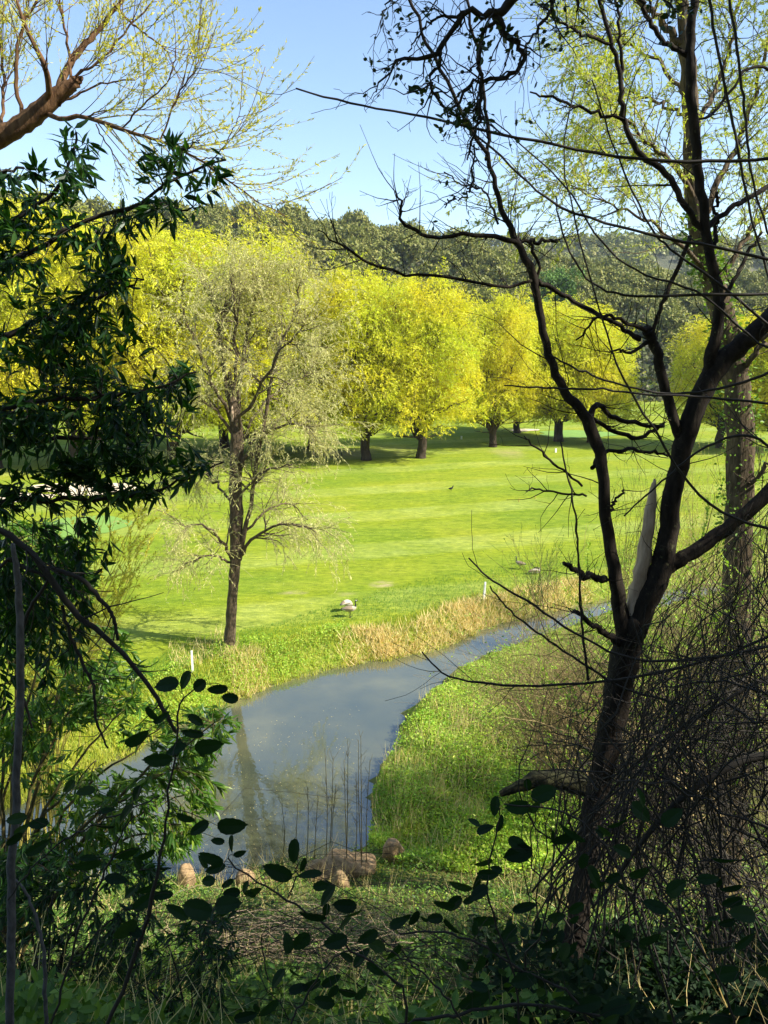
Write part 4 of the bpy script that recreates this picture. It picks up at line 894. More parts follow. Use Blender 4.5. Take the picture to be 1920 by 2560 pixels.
# ------------------------------------------------------------------ brambles with broad leaves, very near
def bramble(name, label, seed, D, stems, leaves_, root_px, extra=0, reg=None, mat='bramble'):
    r = np.random.default_rng(seed); base = np.array([W(root_px, 2560, D)[0], D, 0]); base[2] = h1(base[0], D)
    root = thing(name, base, label, 'bramble'); tb = Tubes(); lv = Leaves(seed); mp = []
    for pl in stems:
        P, R = limb([(a, b, D, w_) for a, b, w_ in pl], 24, .004, r)
        if pl[0][1] > 2500:
            P = np.vstack([[P[0, 0], D, h1(P[0, 0], D)-.05], P]); R = np.concatenate([[R[0]], R])
        tb.add(P, R, 6, .06); mp.append(P)
    allp = np.vstack(mp)
    pts = [(x, y, l, a) for x, y, l, a in leaves_]
    if reg:
        for q in inpoly(reg, extra, r): pts.append((q[0], q[1], r.uniform(42, 78), r.uniform(-60, 80)))
    pts += [(x+r.uniform(-.7, .7)*l, y+r.uniform(-.6, .6)*l, l*r.uniform(.45, .9), r.uniform(-90, 90)) for x, y, l, a in pts if r.uniform() < .55]
    for x, y, l, a in pts:
        dy = D+r.uniform(-.12, .12); L = l*dy/F*1.05; an = math.radians(a)
        if r.uniform() < .5: an += math.pi
        dv = np.array([math.cos(an), r.uniform(-.35, .35), math.sin(an)]); c = W(x, y, dy); s = c-norm(dv)*L/2
        up = np.array([r.normal(0, .7), -1.0, r.uniform(-.5, 1.3)])
        lv.add(s, dv, L, L*r.uniform(.38, .64), 'oval', up=up, jn=.25)
        j = np.linalg.norm(allp-s, axis=1).argmin(); t_ = allp[j]
        if np.linalg.norm(t_-s) > .30: t_ = s-norm(dv)*.06
        tb.add(spline(np.array([t_, (t_+s)/2+[0, 0, .01], s]), 5), np.full(5, .0011), 4)
    # prickles / side shoots
    A = np.array([spline(q, 20) for q in mp]); P2, R2_ = grow(A, np.full((len(A), 20), .002), 40, r, (.02, .12), (.5, 1.3), 4, .5, (.1, 1), (0, 0, .2), .2, .0008); tb.add(P2, R2_, 3)
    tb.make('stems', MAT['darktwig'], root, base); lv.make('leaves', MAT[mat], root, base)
Z5 = lambda L: [(x*.5787, 1700+y*.5787, l*.5787, a) for x, y, l, a in L]
Z6 = lambda L: [(960+x*.5787, 1700+y*.5787, l*.5787, a) for x, y, l, a in L]
bramble('bramble_left', 'bramble with broad dark toothed leaves on a stem crossing the water, left foreground', 111, 2.4,
        [[(250, 2600, 14), (290, 2520, 13), (345, 2370, 15), (385, 2240, 13), (403, 2130, 9), (415, 2040, 8), (428, 1950, 7), (440, 1850, 6), (446, 1780, 6), (470, 1730, 4), (520, 1710, 3)],
         [(110, 2600, 8), (140, 2520, 8), (190, 2350, 8), (240, 2230, 8), (290, 2120, 6), (335, 2040, 4)],
         [(20, 2250, 5), (110, 2140, 5), (200, 2080, 5), (310, 2030, 4), (400, 1990, 3)]],
        Z5([(720, 20, 110, 10), (860, 25, 90, 40), (940, 40, 90, 5), (800, 0, 90, 60), (590, 255, 130, 35), (660, 150, 90, -60), (830, 230, 110, 0), (900, 285, 120, 0), (680, 345, 140, 8), (760, 300, 100, 20),
            (300, 460, 80, 45), (370, 480, 80, 0), (590, 490, 80, 60), (540, 580, 130, 50), (440, 630, 120, 0), (60, 690, 100, 40), (160, 725, 110, 25), (165, 620, 90, 0), (70, 600, 100, 10),
            (620, 760, 120, 30), (540, 750, 120, 20), (370, 800, 140, 10), (1000, 630, 130, 0), (860, 640, 100, 30), (800, 595, 90, -10), (560, 920, 80, 40), (500, 860, 110, 0), (640, 900, 120, 20), (620, 960, 130, 40), (700, 930, 100, 0), (540, 1080, 140, 45)]), 250)
bramble('bramble_centre', 'bramble with dark rounded leaves arching in front of the creek end at the bottom centre', 112, 2.5,
        [[(1020, 2600, 9), (1010, 2480, 8), (960, 2430, 7), (885, 2380, 7), (810, 2310, 6), (730, 2255, 6), (650, 2210, 5), (570, 2145, 4)],
         [(700, 2600, 7), (760, 2500, 6), (830, 2400, 5), (900, 2370, 4)],
         [(720, 2245, 4), (742, 2190, 4), (745, 2160, 3)], [(1180, 2600, 6), (1120, 2500, 6), (1040, 2420, 5), (960, 2370, 4)]],
        Z5([(1000, 710, 90, 80), (1035, 750, 60, 20), (910, 770, 130, 0), (930, 815, 100, 20), (900, 868, 80, 20), (1270, 740, 115, 80), (1200, 830, 140, -15), (1340, 840, 110, 0), (850, 990, 160, 2), (980, 970, 130, 20), (1090, 915, 90, 20), (1060, 895, 60, 60),
            (1000, 920, 80, 0), (1415, 930, 110, 50), (1490, 975, 110, 0), (1350, 1020, 130, 0), (1300, 1130, 110, 40), (1450, 1130, 120, 20), (1490, 1050, 90, 60), (1590, 1110, 100, 20), (1200, 1290, 100, 50), (1280, 1270, 100, -60), (1340, 1320, 110, 20), (1400, 1390, 110, 10),
            (1500, 1350, 90, 0), (1160, 1420, 120, 40), (1060, 1455, 120, 20), (1560, 1200, 110, 50), (1620, 1250, 100, -30), (1430, 1300, 100, 30)]), 1000)
bramble('bramble_right', 'bramble with broad green leaves in the shade under the fork tree, bottom right', 113, 2.8,
        [[(1500, 2600, 8), (1420, 2480, 8), (1330, 2440, 7), (1200, 2360, 7), (1100, 2330, 6), (1000, 2335, 5)],
         [(1700, 2600, 8), (1640, 2420, 8), (1560, 2200, 7), (1500, 2100, 6), (1400, 2030, 5), (1260, 2010, 4)],
         [(1300, 2600, 7), (1290, 2450, 6), (1230, 2280, 6), (1220, 2180, 5), (1240, 2080, 4), (1250, 2020, 3)],
         [(1850, 2600, 8), (1800, 2450, 7), (1700, 2300, 7), (1640, 2200, 6), (1590, 2100, 4)], [(1000, 2560, 10), (1150, 2535, 10), (1330, 2510, 9), (1500, 2540, 8)]],
        Z6([(480, 545, 90, 80), (435, 645, 80, 30), (500, 620, 80, 70), (580, 550, 110, 10), (690, 490, 120, 20), (1110, 570, 120, -40), (1010, 620, 100, 10), (1110, 830, 130, 0), (1260, 900, 120, 60), (450, 840, 100, 10), (430, 790, 90, 30), (330, 890, 110, 0),
            (410, 920, 100, 30), (260, 970, 100, 0), (580, 750, 130, 20), (130, 1030, 80, 60), (60, 1050, 90, 30), (220, 1030, 80, 20), (1450, 1160, 120, 30), (1150, 1120, 110, 10), (390, 1380, 170, 30), (40, 1180, 110, 60), (600, 1300, 120, 20), (880, 1400, 140, 10),
            (1000, 1420, 150, 20), (1400, 860, 100, 10), (1500, 900, 100, 20), (540, 1090, 90, 30)]), 1400, 48, [(1000, 2300), (1300, 2150), (1600, 2000), (1920, 2100), (1960, 2600), (1000, 2600)])

# ------------------------------------------------------------------ grey sapling stem and arching dark stems, left edge
r = np.random.default_rng(121)
def stem_thing(name, label, cat, paths, mat, root_px, D, twigs=0, seed=1):
    r = np.random.default_rng(seed); base = np.array([W(root_px, 2560, D)[0], D, 0]); base[2] = h1(base[0], D)
    root = thing(name, base, label, cat); tb = Tubes(); mp = []
    for pl in paths:
        P, R = limb([(a, b, D+c, w_) for a, b, c, w_ in pl], 30, .003, r)
        if pl[0][1] > 2500:
            P = np.vstack([[P[0, 0], P[0, 1], h1(P[0, 0], P[0, 1])-.1], P]); R = np.concatenate([[R[0]], R])
        tb.add(P, R, 8, .08); mp.append((P, R))
    if twigs:
        A = np.array([spline(a, 20) for a, _ in mp]); B_ = np.array([np.interp(np.linspace(0, 1, 20), np.linspace(0, 1, len(b)), b) for _, b in mp])
        P2, R2_ = grow(A, B_, twigs, r, (.1, .6), (.4, 1.2), 7, .4, (.1, 1), (0, 0, .2), .15, .0015, .005); tb.add(P2, R2_, 4)
    tb.make('stems', MAT[mat], root, base)
    return root
stem_thing('grey_sapling', 'straight grey sapling stem rising at the left edge with a cut top', 'sapling',
           [[(22, 2600, 0, 26), (28, 2400, 0, 25), (30, 2200, 0, 24), (40, 1980, 0, 22), (50, 1750, 0, 21), (50, 1550, 0, 20), (42, 1430, 0, 17), (32, 1360, 0, 11)]], 'grey', 22, 3.4)
stem_thing('arching_stems', 'dark arching stems crossing from the left edge down over the shrub', 'shrub',
           [[(-80, 1300, 0, 18), (0, 1325, 0, 17), (70, 1372, 0, 17), (128, 1446, 0, 18), (190, 1532, 0, 18), (262, 1590, 0, 14), (347, 1683, 0, 13), (400, 1755, 0, 12), (440, 1830, 0, 10)],
            [(128, 1420, 0, 12), (200, 1446, 0, 12), (250, 1498, 0, 11), (283, 1545, 0, 10), (295, 1600, 0, 8)],
            [(156, 1515, 0, 9), (180, 1600, 0, 9), (230, 1710, 0, 8), (240, 1800, 0, 7), (270, 1870, 0, 5)],
            [(-60, 1480, 0, 10), (20, 1400, 0, 10), (60, 1420, 0, 9), (128, 1446, 0, 9)], [(120, 1450, 0, 8), (60, 1560, 0, 10), (50, 1700, 0, 8), (80, 1820, 0, 6)]], 'darktwig', -60, 3.6, 40, 5)
stem_thing('pale_curved_stem', 'thin pale grey stem curving up beside the grey sapling, bottom left', 'sapling',
           [[(118, 2600, 0, 12), (114, 2500, 0, 12), (112, 2400, 0, 11), (100, 2330, 0, 10), (70, 2240, 0, 8), (40, 2200, 0, 6)]], 'grey', 118, 3.2, 0, 7)

# ------------------------------------------------------------------ long bare canes across the right
stem_thing('bare_canes', 'long thin bare canes arching across the sky and the right side', 'shrub',
           [[(1990, 385, 0, 8), (1920, 396, 0, 8), (1750, 404, 0, 8), (1560, 394, 0, 7), (1400, 365, 0, 7), (1240, 335, 0, 7), (1100, 300, 0, 6), (960, 275, 0, 5), (850, 250, 0, 5), (740, 221, 0, 4)],
            [(1990, 670, 0, 8), (1850, 630, 0, 7), (1700, 600, 0, 7), (1560, 570, 0, 6), (1420, 525, 0, 6), (1340, 475, 0, 5), (1260, 400, 0, 5), (1165, 315, 0, 4), (1140, 280, 0, 3)],
            [(1990, 735, .1, 7), (1800, 738, .1, 7), (1600, 740, .1, 6), (1490, 715, .1, 5), (1430, 640, .1, 5), (1395, 540, .1, 4), (1390, 490, .1, 3)],
            [(1990, 880, .1, 6), (1900, 860, .1, 6), (1750, 735, .1, 6), (1600, 680, .1, 5), (1500, 600, .1, 5), (1400, 450, .1, 4), (1230, 300, .1, 3)],
            [(1990, 1020, -.1, 6), (1850, 1000, -.1, 6), (1650, 988, -.1, 5), (1500, 974, -.1, 5), (1380, 970, -.1, 5), (1261, 964, -.1, 3)],
            [(1990, 900, .2, 7), (1860, 955, .2, 7), (1700, 985, .2, 6), (1560, 965, .2, 5), (1460, 930, .2, 5), (1375, 888, .2, 4)],
            [(1990, 1340, 0, 8), (1850, 1300, 0, 7), (1740, 1230, 0, 7), (1640, 1080, 0, 6), (1550, 930, 0, 5), (1500, 780, 0, 4), (1440, 560, 0, 4), (1410, 380, 0, 3), (1440, 210, 0, 3)],
            [(1990, 1560, 0, 8), (1800, 1640, 0, 8), (1600, 1690, 0, 8), (1400, 1712, 0, 7), (1250, 1712, 0, 7), (1120, 1690, 0, 5), (1055, 1630, 0, 4)],
            [(1990, 1600, -.1, 8), (1800, 1640, -.1, 7), (1600, 1650, -.1, 7), (1450, 1590, -.1, 6), (1330, 1510, -.1, 6), (1230, 1450, -.1, 5), (1172, 1395, -.1, 4)],
            [(1700, 1760, 0, 7), (1560, 1720, 0, 7), (1400, 1620, 0, 6), (1290, 1540, 0, 5), (1225, 1465, 0, 4)],
            [(1765, -40, .2, 6), (1800, 150, .2, 6), (1840, 350, .2, 6), (1880, 550, .2, 5), (1940, 750, .2, 5)],
            [(1818, -40, .2, 6), (1850, 180, .2, 6), (1868, 330, .2, 6), (1890, 480, .2, 5), (1960, 700, .2, 5)],
            [(1480, 200, .2, 3), (1530, 350, .2, 4), (1620, 560, .2, 5), (1700, 640, .2, 6), (1850, 750, .2, 7), (1990, 880, .2, 7)],
            [(1990, 1180, .1, 7), (1880, 1090, .1, 7), (1760, 1120, .1, 6), (1660, 1200, .1, 5), (1560, 1290, .1, 4)],
            [(1470, 1700, 0, 8), (1450, 1500, 0, 6), (1440, 1300, 0, 5), (1400, 1100, 0, 4)],
            [(1990, 1880, -.2, 26), (1880, 1895, -.2, 22), (1800, 1930, -.2, 20), (1700, 2000, -.2, 18), (1600, 2110, -.2, 15), (1530, 2210, -.2, 10), (1480, 2270, -.2, 7)],
            [(1990, 1660, 0, 9), (1800, 1760, 0, 9), (1600, 1900, 0, 8), (1450, 2080, 0, 8), (1330, 2230, 0, 6)]], 'darktwig', 2080, 4.6, 110, 6)

# tangle of bare brush, nearer layer and farther layer
def tangle(name, label, seed, D0_, D1_, k, mat, reg_from, reg_to, rr, root_px, leaves_n=0, lmat=None, bow=.25, tw=0):
    r = np.random.default_rng(seed); Dm = (D0_+D1_)/2; bx = W(root_px, 2300, Dm)[0]; base = np.array([bx, Dm, h1(bx, Dm)])
    root = thing(name, base, label, 'shrub'); tb = Tubes()
    a = inpoly(reg_from, k, r); b = inpoly(reg_to, k, r); L = []
    for i in range(k):
        Dd = r.uniform(D0_, D1_); s = W(*a[i], Dd); t_ = W(*b[i], Dd+r.uniform(-.5, .5)); l = np.linalg.norm(t_-s)
        s[2] = max(s[2], h1(s[0], s[1])-.05)
        m_ = (s+t_)/2+np.array([r.normal(0, .12), r.normal(0, .12), bow*r.uniform(.1, 1)])*l
        q = spline(np.array([s, m_, t_]), 12); q[1:-1] += r.normal(0, .012*l, (10, 3)); L.append(q)
    L = np.array(L); R = np.linspace(1, .3, 12)[None]*r.uniform(rr[0], rr[1], (k, 1)); tb.add(L, R, 4)
    P2, R2_ = grow(L, R, tw or k*3, r, (.15*Dm/5, .7*Dm/5), (.25, .8), 7, .6, (.1, 1), (0, 0, .2), .08, rr[0]*.35); tb.add(P2, R2_, 3, cap=False)
    P3, R3 = grow(P2, R2_, (tw or k*3), r, (.08*Dm/5, .35*Dm/5), (.3, 1.2), 5, .7, (.1, 1), (0, 0, .1), .2, rr[0]*.28); tb.add(P3, R3, 3, cap=False)
    tb.make('stems', MAT[mat], root, base)
    if leaves_n:
        lv = Leaves(seed); p, dd = on(P3, leaves_n, r, (.2, 1), (.3, 1.0)); s = Dm/13; lv.add(p, dd, r.uniform(.03, .08, len(p))*s, r.uniform(.014, .035, len(p))*s, 'diamond'); lv.make('leaves', MAT[lmat], root, base)
    return root
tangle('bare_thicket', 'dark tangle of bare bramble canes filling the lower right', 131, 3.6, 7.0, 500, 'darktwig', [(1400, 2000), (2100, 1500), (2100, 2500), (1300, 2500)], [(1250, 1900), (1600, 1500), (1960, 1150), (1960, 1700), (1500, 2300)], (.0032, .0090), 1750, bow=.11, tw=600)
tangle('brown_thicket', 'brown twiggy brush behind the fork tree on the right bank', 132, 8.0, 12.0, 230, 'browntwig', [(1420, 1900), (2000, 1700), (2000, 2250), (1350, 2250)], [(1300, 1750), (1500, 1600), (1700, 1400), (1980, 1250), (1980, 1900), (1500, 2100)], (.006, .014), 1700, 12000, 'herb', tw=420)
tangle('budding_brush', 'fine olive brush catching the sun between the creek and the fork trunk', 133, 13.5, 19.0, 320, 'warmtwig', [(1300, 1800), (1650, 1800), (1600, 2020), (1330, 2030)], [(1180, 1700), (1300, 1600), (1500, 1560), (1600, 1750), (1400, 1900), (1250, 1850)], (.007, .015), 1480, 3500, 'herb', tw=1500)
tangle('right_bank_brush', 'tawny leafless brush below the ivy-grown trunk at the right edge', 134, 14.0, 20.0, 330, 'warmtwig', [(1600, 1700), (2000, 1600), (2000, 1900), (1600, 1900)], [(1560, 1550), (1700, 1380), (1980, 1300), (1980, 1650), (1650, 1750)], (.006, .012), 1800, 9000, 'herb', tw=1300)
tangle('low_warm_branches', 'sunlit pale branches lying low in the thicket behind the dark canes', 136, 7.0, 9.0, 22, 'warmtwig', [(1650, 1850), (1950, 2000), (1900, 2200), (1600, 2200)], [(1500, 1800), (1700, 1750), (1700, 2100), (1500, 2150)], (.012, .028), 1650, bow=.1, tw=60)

# upright budding willow shrub at the far bend
def upright(name, label, seed, px, py, half, top, k, lv_n, matl, mats, spread=.6, rr=.012):
    r = np.random.default_rng(seed); base = on_ground(px, py); root = thing(name, base, label, 'shrub'); Dd = base[1]; tb = Tubes(); L = []
    H = (py-top)*Dd/F
    for i in range(k):
        a = r.normal(0, spread*.5); hh = H*r.uniform(.5, 1.05); s = base+[r.normal(0, half*Dd/F*.25), r.normal(0, .4), -.1]
        t_ = base+[half*Dd/F*np.clip(a*2, -1.2, 1.2), r.normal(0, .7), hh]; m_ = (s+t_)/2+[r.normal(0, .1), 0, .08*hh]
        q = spline(np.array([s, m_, t_]), 12); q[1:-1] += r.normal(0, .02, (10, 3)); L.append(q)
    L = np.array(L); R = np.tile(np.linspace(rr, rr*.3, 12), (k, 1)); tb.add(L, R, 4)
    P2, R2_ = grow(L, R, k*8, r, (H*.1, H*.3), (.25, .8), 6, .6, (.2, 1), (0, 0, .5), .1, rr*.3); tb.add(P2, R2_, 3, cap=False)
    tb.make('stems', MAT[mats], root, base); lv = Leaves(seed); p, dd = on(P2, lv_n, r, (.1, 1), (.2, .8)); n = len(p)
    lv.add(p, dd, r.uniform(.04, .10, n), r.uniform(.015, .03, n), 'diamond'); lv.make('leaves', MAT[matl], root, base)
upright('willow_shrub', 'upright budding willow shrub at the creek bend, in front of the resting geese', 141, 1350, 1555, 120, 1330, 34, 3200, 'greengrass', 'browntwig')
upright('willow_shrub', 'thin budding willow shrub seen between the two limbs of the fork tree', 142, 1560, 1600, 110, 1150, 34, 3000, 'greengrass', 'browntwig')
upright('willow_shrub', 'loose green shrub between the fork tree and the ivy-grown trunk', 143, 1730, 1560, 100, 1120, 30, 5200, 'spring', 'warmtwig')

# ------------------------------------------------------------------ grasses and herbs (uncountable)
def ok_side(x, y, side):
    df = segdist(x, y, fe); dn = segdist(x, y, ne); ins = inside(x, y, poly)
    return (~ins) & ((df < dn) if side == 'far' else (dn < df)), np.where(df < dn, df, dn)
def scatter_px(pg, k, r):
    q = inpoly_fast(pg, k, r); P = np.array([Gd(a, b, -.05) for a, b in q]); return P[:, 0], P[:, 1]
def inpoly_fast(pg, k, r):
    pg = np.array(pg, float); lo, hi = pg.min(0), pg.max(0); out = np.zeros((0, 2))
    while len(out) < k:
        q = r.uniform(lo, hi, (k, 2)); out = np.vstack([out, q[inside(q[:, 0], q[:, 1], pg)]])
    return out[:k]
def blades(name, label, mat, side, pg, k, H, wd, seed, dmin=0, dmax=99, clump=None, lean=.3, cat='grass', pos=None):
    r = np.random.default_rng(seed); x, y = scatter_px(pg, k, r); ok, dd = ok_side(x, y, side); ok &= (dd > dmin) & (dd < dmax)
    x, y = x[ok], y[ok]
    if clump: 
        f = np.sin(x*clump+.7)*np.sin(y*clump*.8+.2)+.5*np.sin(x*clump*2.3+y*clump*1.7); kp = f > r.uniform(-1.2, .9, len(x)); x, y = x[kp], y[kp]
    z = height(x, y); n = len(x); lv = Leaves(seed)
    d = np.column_stack([r.normal(0, lean, n), r.normal(0, lean, n), np.ones(n)])
    hh = r.uniform(H[0], H[1], n)
    lv.add(np.column_stack([x, y, z-.03]), d, hh, wd*r.uniform(.7, 1.3, n), 'blade', up=(.75, -.5, .1), jn=.6)
    return tag(lv.make(name, MAT[mat]), label, cat, kind='stuff')
farband = [(-100, 1980), (300, 1700), (480, 1640), (560, 1600), (700, 1585), (860, 1530), (960, 1490), (1100, 1460), (1250, 1440), (1500, 1420), (1900, 1380), (1900, 1470), (1450, 1530), (1150, 1610), (900, 1690), (650, 1760), (400, 1870), (-100, 2090)]
blades('bank_grass', 'yellow-green rough grass along the far bank of the creek', 'bankgrass', 'far', farband, 60000, (.12, .38), .022, 151, 0, 2.6)
dry = [(850, 1560), (960, 1500), (1060, 1480), (1190, 1440), (1380, 1440), (1480, 1460), (1470, 1520), (1200, 1590), (1060, 1640), (900, 1650), (850, 1620)]
blades('dry_grass', 'tall straw-coloured dry grass leaning over the far bank', 'straw', 'far', dry, 26000, (.18, .58), .036, 152, .1, 2.0, .9, .7)
blades('dry_grass_tuft', 'small tan tufts of dry grass below the pale willow', 'straw', 'far', [(560, 1630), (660, 1630), (680, 1700), (580, 1720)], 800, (.25, .6), .022, 153, 0, 4, None, .4)
blades('dry_grass_tuft', 'tan dry stems around the foot of the pale willow', 'straw', 'far', [(420, 1620), (560, 1580), (600, 1610), (580, 1650), (440, 1690)], 450, (.2, .55), .018, 154, 0, 6, None, .4)
blades('fairway_grass', 'longer green grass where the fairway meets the bank', 'greengrass', 'far', [(300, 1700), (480, 1600), (700, 1560), (900, 1490), (1250, 1400), (1500, 1380), (1500, 1460), (1200, 1540), (900, 1640), (600, 1720), (300, 1800)], 36000, (.05, .16), .02, 155, 1.2, 6)
def herbs(name, label, mat, side, pg, k, H, Ls, seed, dmin=0, dmax=99, cat='plants', clump=None, near=None, kind='diamond'):
    r = np.random.default_rng(seed); x, y = scatter_px(pg, k, r) if near is None else near(k, r); ok, dd = ok_side(x, y, side); ok &= (dd > dmin) & (dd < dmax); x, y = x[ok], y[ok]
    n = len(x); hh = (.55+.45*np.sin(x*2.1)*np.sin(y*1.7+1))*H
    if clump:
        f = np.sin(x*clump+.7)*np.sin(y*clump*.8+.2)+.5*np.sin(x*clump*2.3+y*clump*1.7); kp = f > r.uniform(-1.3, .9, n); x, y, hh = x[kp], y[kp], hh[kp]; n = len(x)
    z = height(x, y)+hh*r.uniform(.05, 1, n)**.7; lv = Leaves(seed)
    d = np.column_stack([r.normal(0, 1, n), r.normal(0, 1, n), r.normal(.3, .5, n)])
    lv.add(np.column_stack([x, y, z]), d, r.uniform(Ls*.6, Ls*1.3, n), r.uniform(Ls*.35, Ls*.7, n), kind, jn=.5)
    return tag(lv.make(name, MAT[mat]), label, cat, kind='stuff')
herbs('bank_weeds', 'broad-leaved green weeds on the far bank beside the pale willow', 'herb', 'far', [(450, 1660), (560, 1610), (700, 1600), (860, 1560), (900, 1600), (760, 1680), (640, 1730), (480, 1770), (300, 1850), (250, 1800)], 16000, .38, .09, 161, .1, 3.4, clump=1.2)
wedge = [(920, 2100), (930, 1950), (1000, 1800), (1080, 1720), (1200, 1640), (1420, 1560), (1600, 1540), (2050, 1440), (2050, 1850), (1600, 2100), (1300, 2200), (1000, 2180)]
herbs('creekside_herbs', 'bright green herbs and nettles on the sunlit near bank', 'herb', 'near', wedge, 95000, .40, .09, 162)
blades('creekside_grass', 'green grass blades among the near bank herbs', 'bankgrass', 'near', wedge, 26000, (.12, .42), .016, 163, 0, 9, 1.1)
blades('dry_stalks', 'thin brown dead stalks on the near bank edge', 'straw', 'near', [(920, 2100), (930, 1940), (1010, 1780), (1080, 1720), (1250, 1640), (1450, 1650), (1250, 1950), (1180, 2160)], 5000, (.3, .85), .013, 164, 0, 4, 1.3, .2)
slopepg = [(-200, 2160), (500, 2170), (930, 2110), (1300, 2100), (2000, 2000), (2100, 2700), (-200, 2700)]
def nearslope(k, r):
    y = r.uniform(3.5, 16.3, k); x = r.uniform(-.62, .62, k)*(y+1.5); return x, y
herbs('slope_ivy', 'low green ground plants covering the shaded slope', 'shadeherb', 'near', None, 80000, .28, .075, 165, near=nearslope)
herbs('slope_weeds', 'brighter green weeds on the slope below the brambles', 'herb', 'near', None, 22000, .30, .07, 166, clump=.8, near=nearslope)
def slope_blades(name, label, mat, k, H, wd, seed, lean, clump):
    r = np.random.default_rng(seed); x, y = nearslope(k, r); ok, dd = ok_side(x, y, 'near'); x, y = x[ok], y[ok]
    f = np.sin(x*clump+.7)*np.sin(y*clump*.8+.2)+.5*np.sin(x*clump*2.3+y*clump*1.7); kp = f > r.uniform(-1.2, 1.1, len(x)); x, y = x[kp], y[kp]; n = len(x)
    lv = Leaves(seed); lv.add(np.column_stack([x, y, height(x, y)-.02]), np.column_stack([r.normal(0, lean, n), r.normal(0, lean, n), np.ones(n)]), r.uniform(H[0], H[1], n), wd*r.uniform(.6, 1.3, n), 'blade', up=(0, -1, .1), jn=.7)
    tag(lv.make(name, MAT[mat]), label, 'grass', kind='stuff')
slope_blades('dead_stalks', 'pale dead stalks and straw standing and lying on the slope', 'straw', 15000, (.25, 1.0), .010, 171, .6, .9)

def nearlow(k, r):
    y = r.uniform(3.6, 11.5, k)**1.0; x = r.uniform(-.62, .62, k)*(y+1.5); return x, y
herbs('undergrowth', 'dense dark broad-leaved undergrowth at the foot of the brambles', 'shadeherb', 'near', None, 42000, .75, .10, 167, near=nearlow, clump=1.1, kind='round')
tangle('cane_thicket', 'dark arching canes and dead sticks crossing the bottom of the picture', 135, 4.2, 8.5, 200, 'darktwig', [(-100, 2560), (1500, 2560), (1500, 2400), (-100, 2400)], [(-60, 2250), (600, 2200), (1200, 2200), (1500, 2250), (1500, 2500), (-60, 2500)], (.002, .005), 700, bow=.2)
tangle('straw_sticks', 'pale dead straw and sticks tangled on the shaded slope', 137, 7.5, 12, 260, 'deadwood', [(250, 2560), (1200, 2560), (1100, 2300), (500, 2260)], [(300, 2300), (1100, 2280), (1150, 2500), (350, 2520)], (.003, .006), 800, bow=.15, tw=300)

def nearright(k, r):
    y = r.uniform(3.4, 8.0, k); x = r.uniform(.12, .66, k)*(y+1.0); return x, y
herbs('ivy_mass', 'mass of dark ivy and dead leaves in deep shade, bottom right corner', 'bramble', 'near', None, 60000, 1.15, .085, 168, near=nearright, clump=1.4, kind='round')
# stalks standing in front of the water
r = np.random.default_rng(175); base = on_ground(860, 2160); root = thing('dry_weed_stalks', base, 'thin brown weed stalks rising against the water beside the boulder', 'weeds'); tb = Tubes(); L = []
for px, top in [(812, 1870), (833, 1890), (860, 1900), (870, 1860), (896, 1850), (902, 1840), (840, 1960), (770, 1970), (745, 2000), (890, 1930), (925, 1900), (795, 1990), (705, 2010)]:
    s = on_ground(px+r.uniform(-12, 12), 2170+r.uniform(-10, 20)); t_ = W(px, top, s[1]); q = spline(np.array([s-[0, 0, .05], (s+t_)/2+[r.normal(0, .04), 0, 0], t_]), 12); L.append(q)
L = np.array(L); R = np.tile(np.linspace(.012, .005, 12), (len(L), 1)); tb.add(L, R, 4); P2, R2_ = grow(L, R, 120, r, (.1, .35), (.3, .7), 5, .7, (.4, 1), (0, 0, .4), .1, .004); tb.add(P2, R2_, 3)
tb.make('stalks', MAT['browntwig'], root, base)

# floating bits on the water
lv = Leaves(181); r = np.random.default_rng(181); x, y = scatter_px([(200, 2100), (560, 1800), (700, 1760), (900, 1720), (900, 1900), (880, 2080), (700, 2130), (500, 2150), (200, 2180)], 700, r)
ins = inside(x, y, poly); x, y = x[ins], y[ins]; n = len(x)
lv.add(np.column_stack([x, y, np.full(n, WZ+.006)]), np.column_stack([r.normal(size=n), r.normal(size=n), np.zeros(n)]), r.uniform(.015, .06, n), r.uniform(.006, .018, n), 'diamond', jn=.02)
tag(lv.make('floating_debris', MAT['straw']), 'pale specks of leaf litter floating on the creek', 'litter', kind='stuff')

# ------------------------------------------------------------------ rocks at the creek's near edge
def rock(px, py, wpx, hpx, seed, label):
    r = np.random.default_rng(seed); c = on_ground(px, py); s = c[1]/F; wpx *= .92; hpx *= 1.0; bm = bmesh.new(); bmesh.ops.create_icosphere(bm, subdivisions=4, radius=1)
    ph = r.uniform(0, 6, 9); planes = norm(r.normal(size=(9, 3))); off = r.uniform(.62, .9, 9)
    for v in bm.verts:
        p = np.array(v.co); 
        for pl, o_ in zip(planes, off):
            e = p@pl-o_
            if e > 0: p = p-pl*e*.85
        p *= 1+.05*math.sin(5*p[0]+ph[0])*math.sin(4*p[1]+ph[1])+.03*math.sin(11*p[2]+ph[2])*math.sin(9*p[0]+ph[3])
        v.co = (p[0]*wpx*s*.55, p[1]*wpx*s*.45, p[2]*hpx*s*.62+hpx*s*.25)
    me = bpy.data.meshes.new('boulder'); bm.to_mesh(me); bm.free(); me.polygons.foreach_set('use_smooth', np.ones(len(me.polygons), bool)); me.materials.append(MAT['rock'])
    o = bpy.data.objects.new('boulder', me); COL.objects.link(o); o.location = tuple(c); tag(o, label, 'rock', 'boulders at the creek edge')
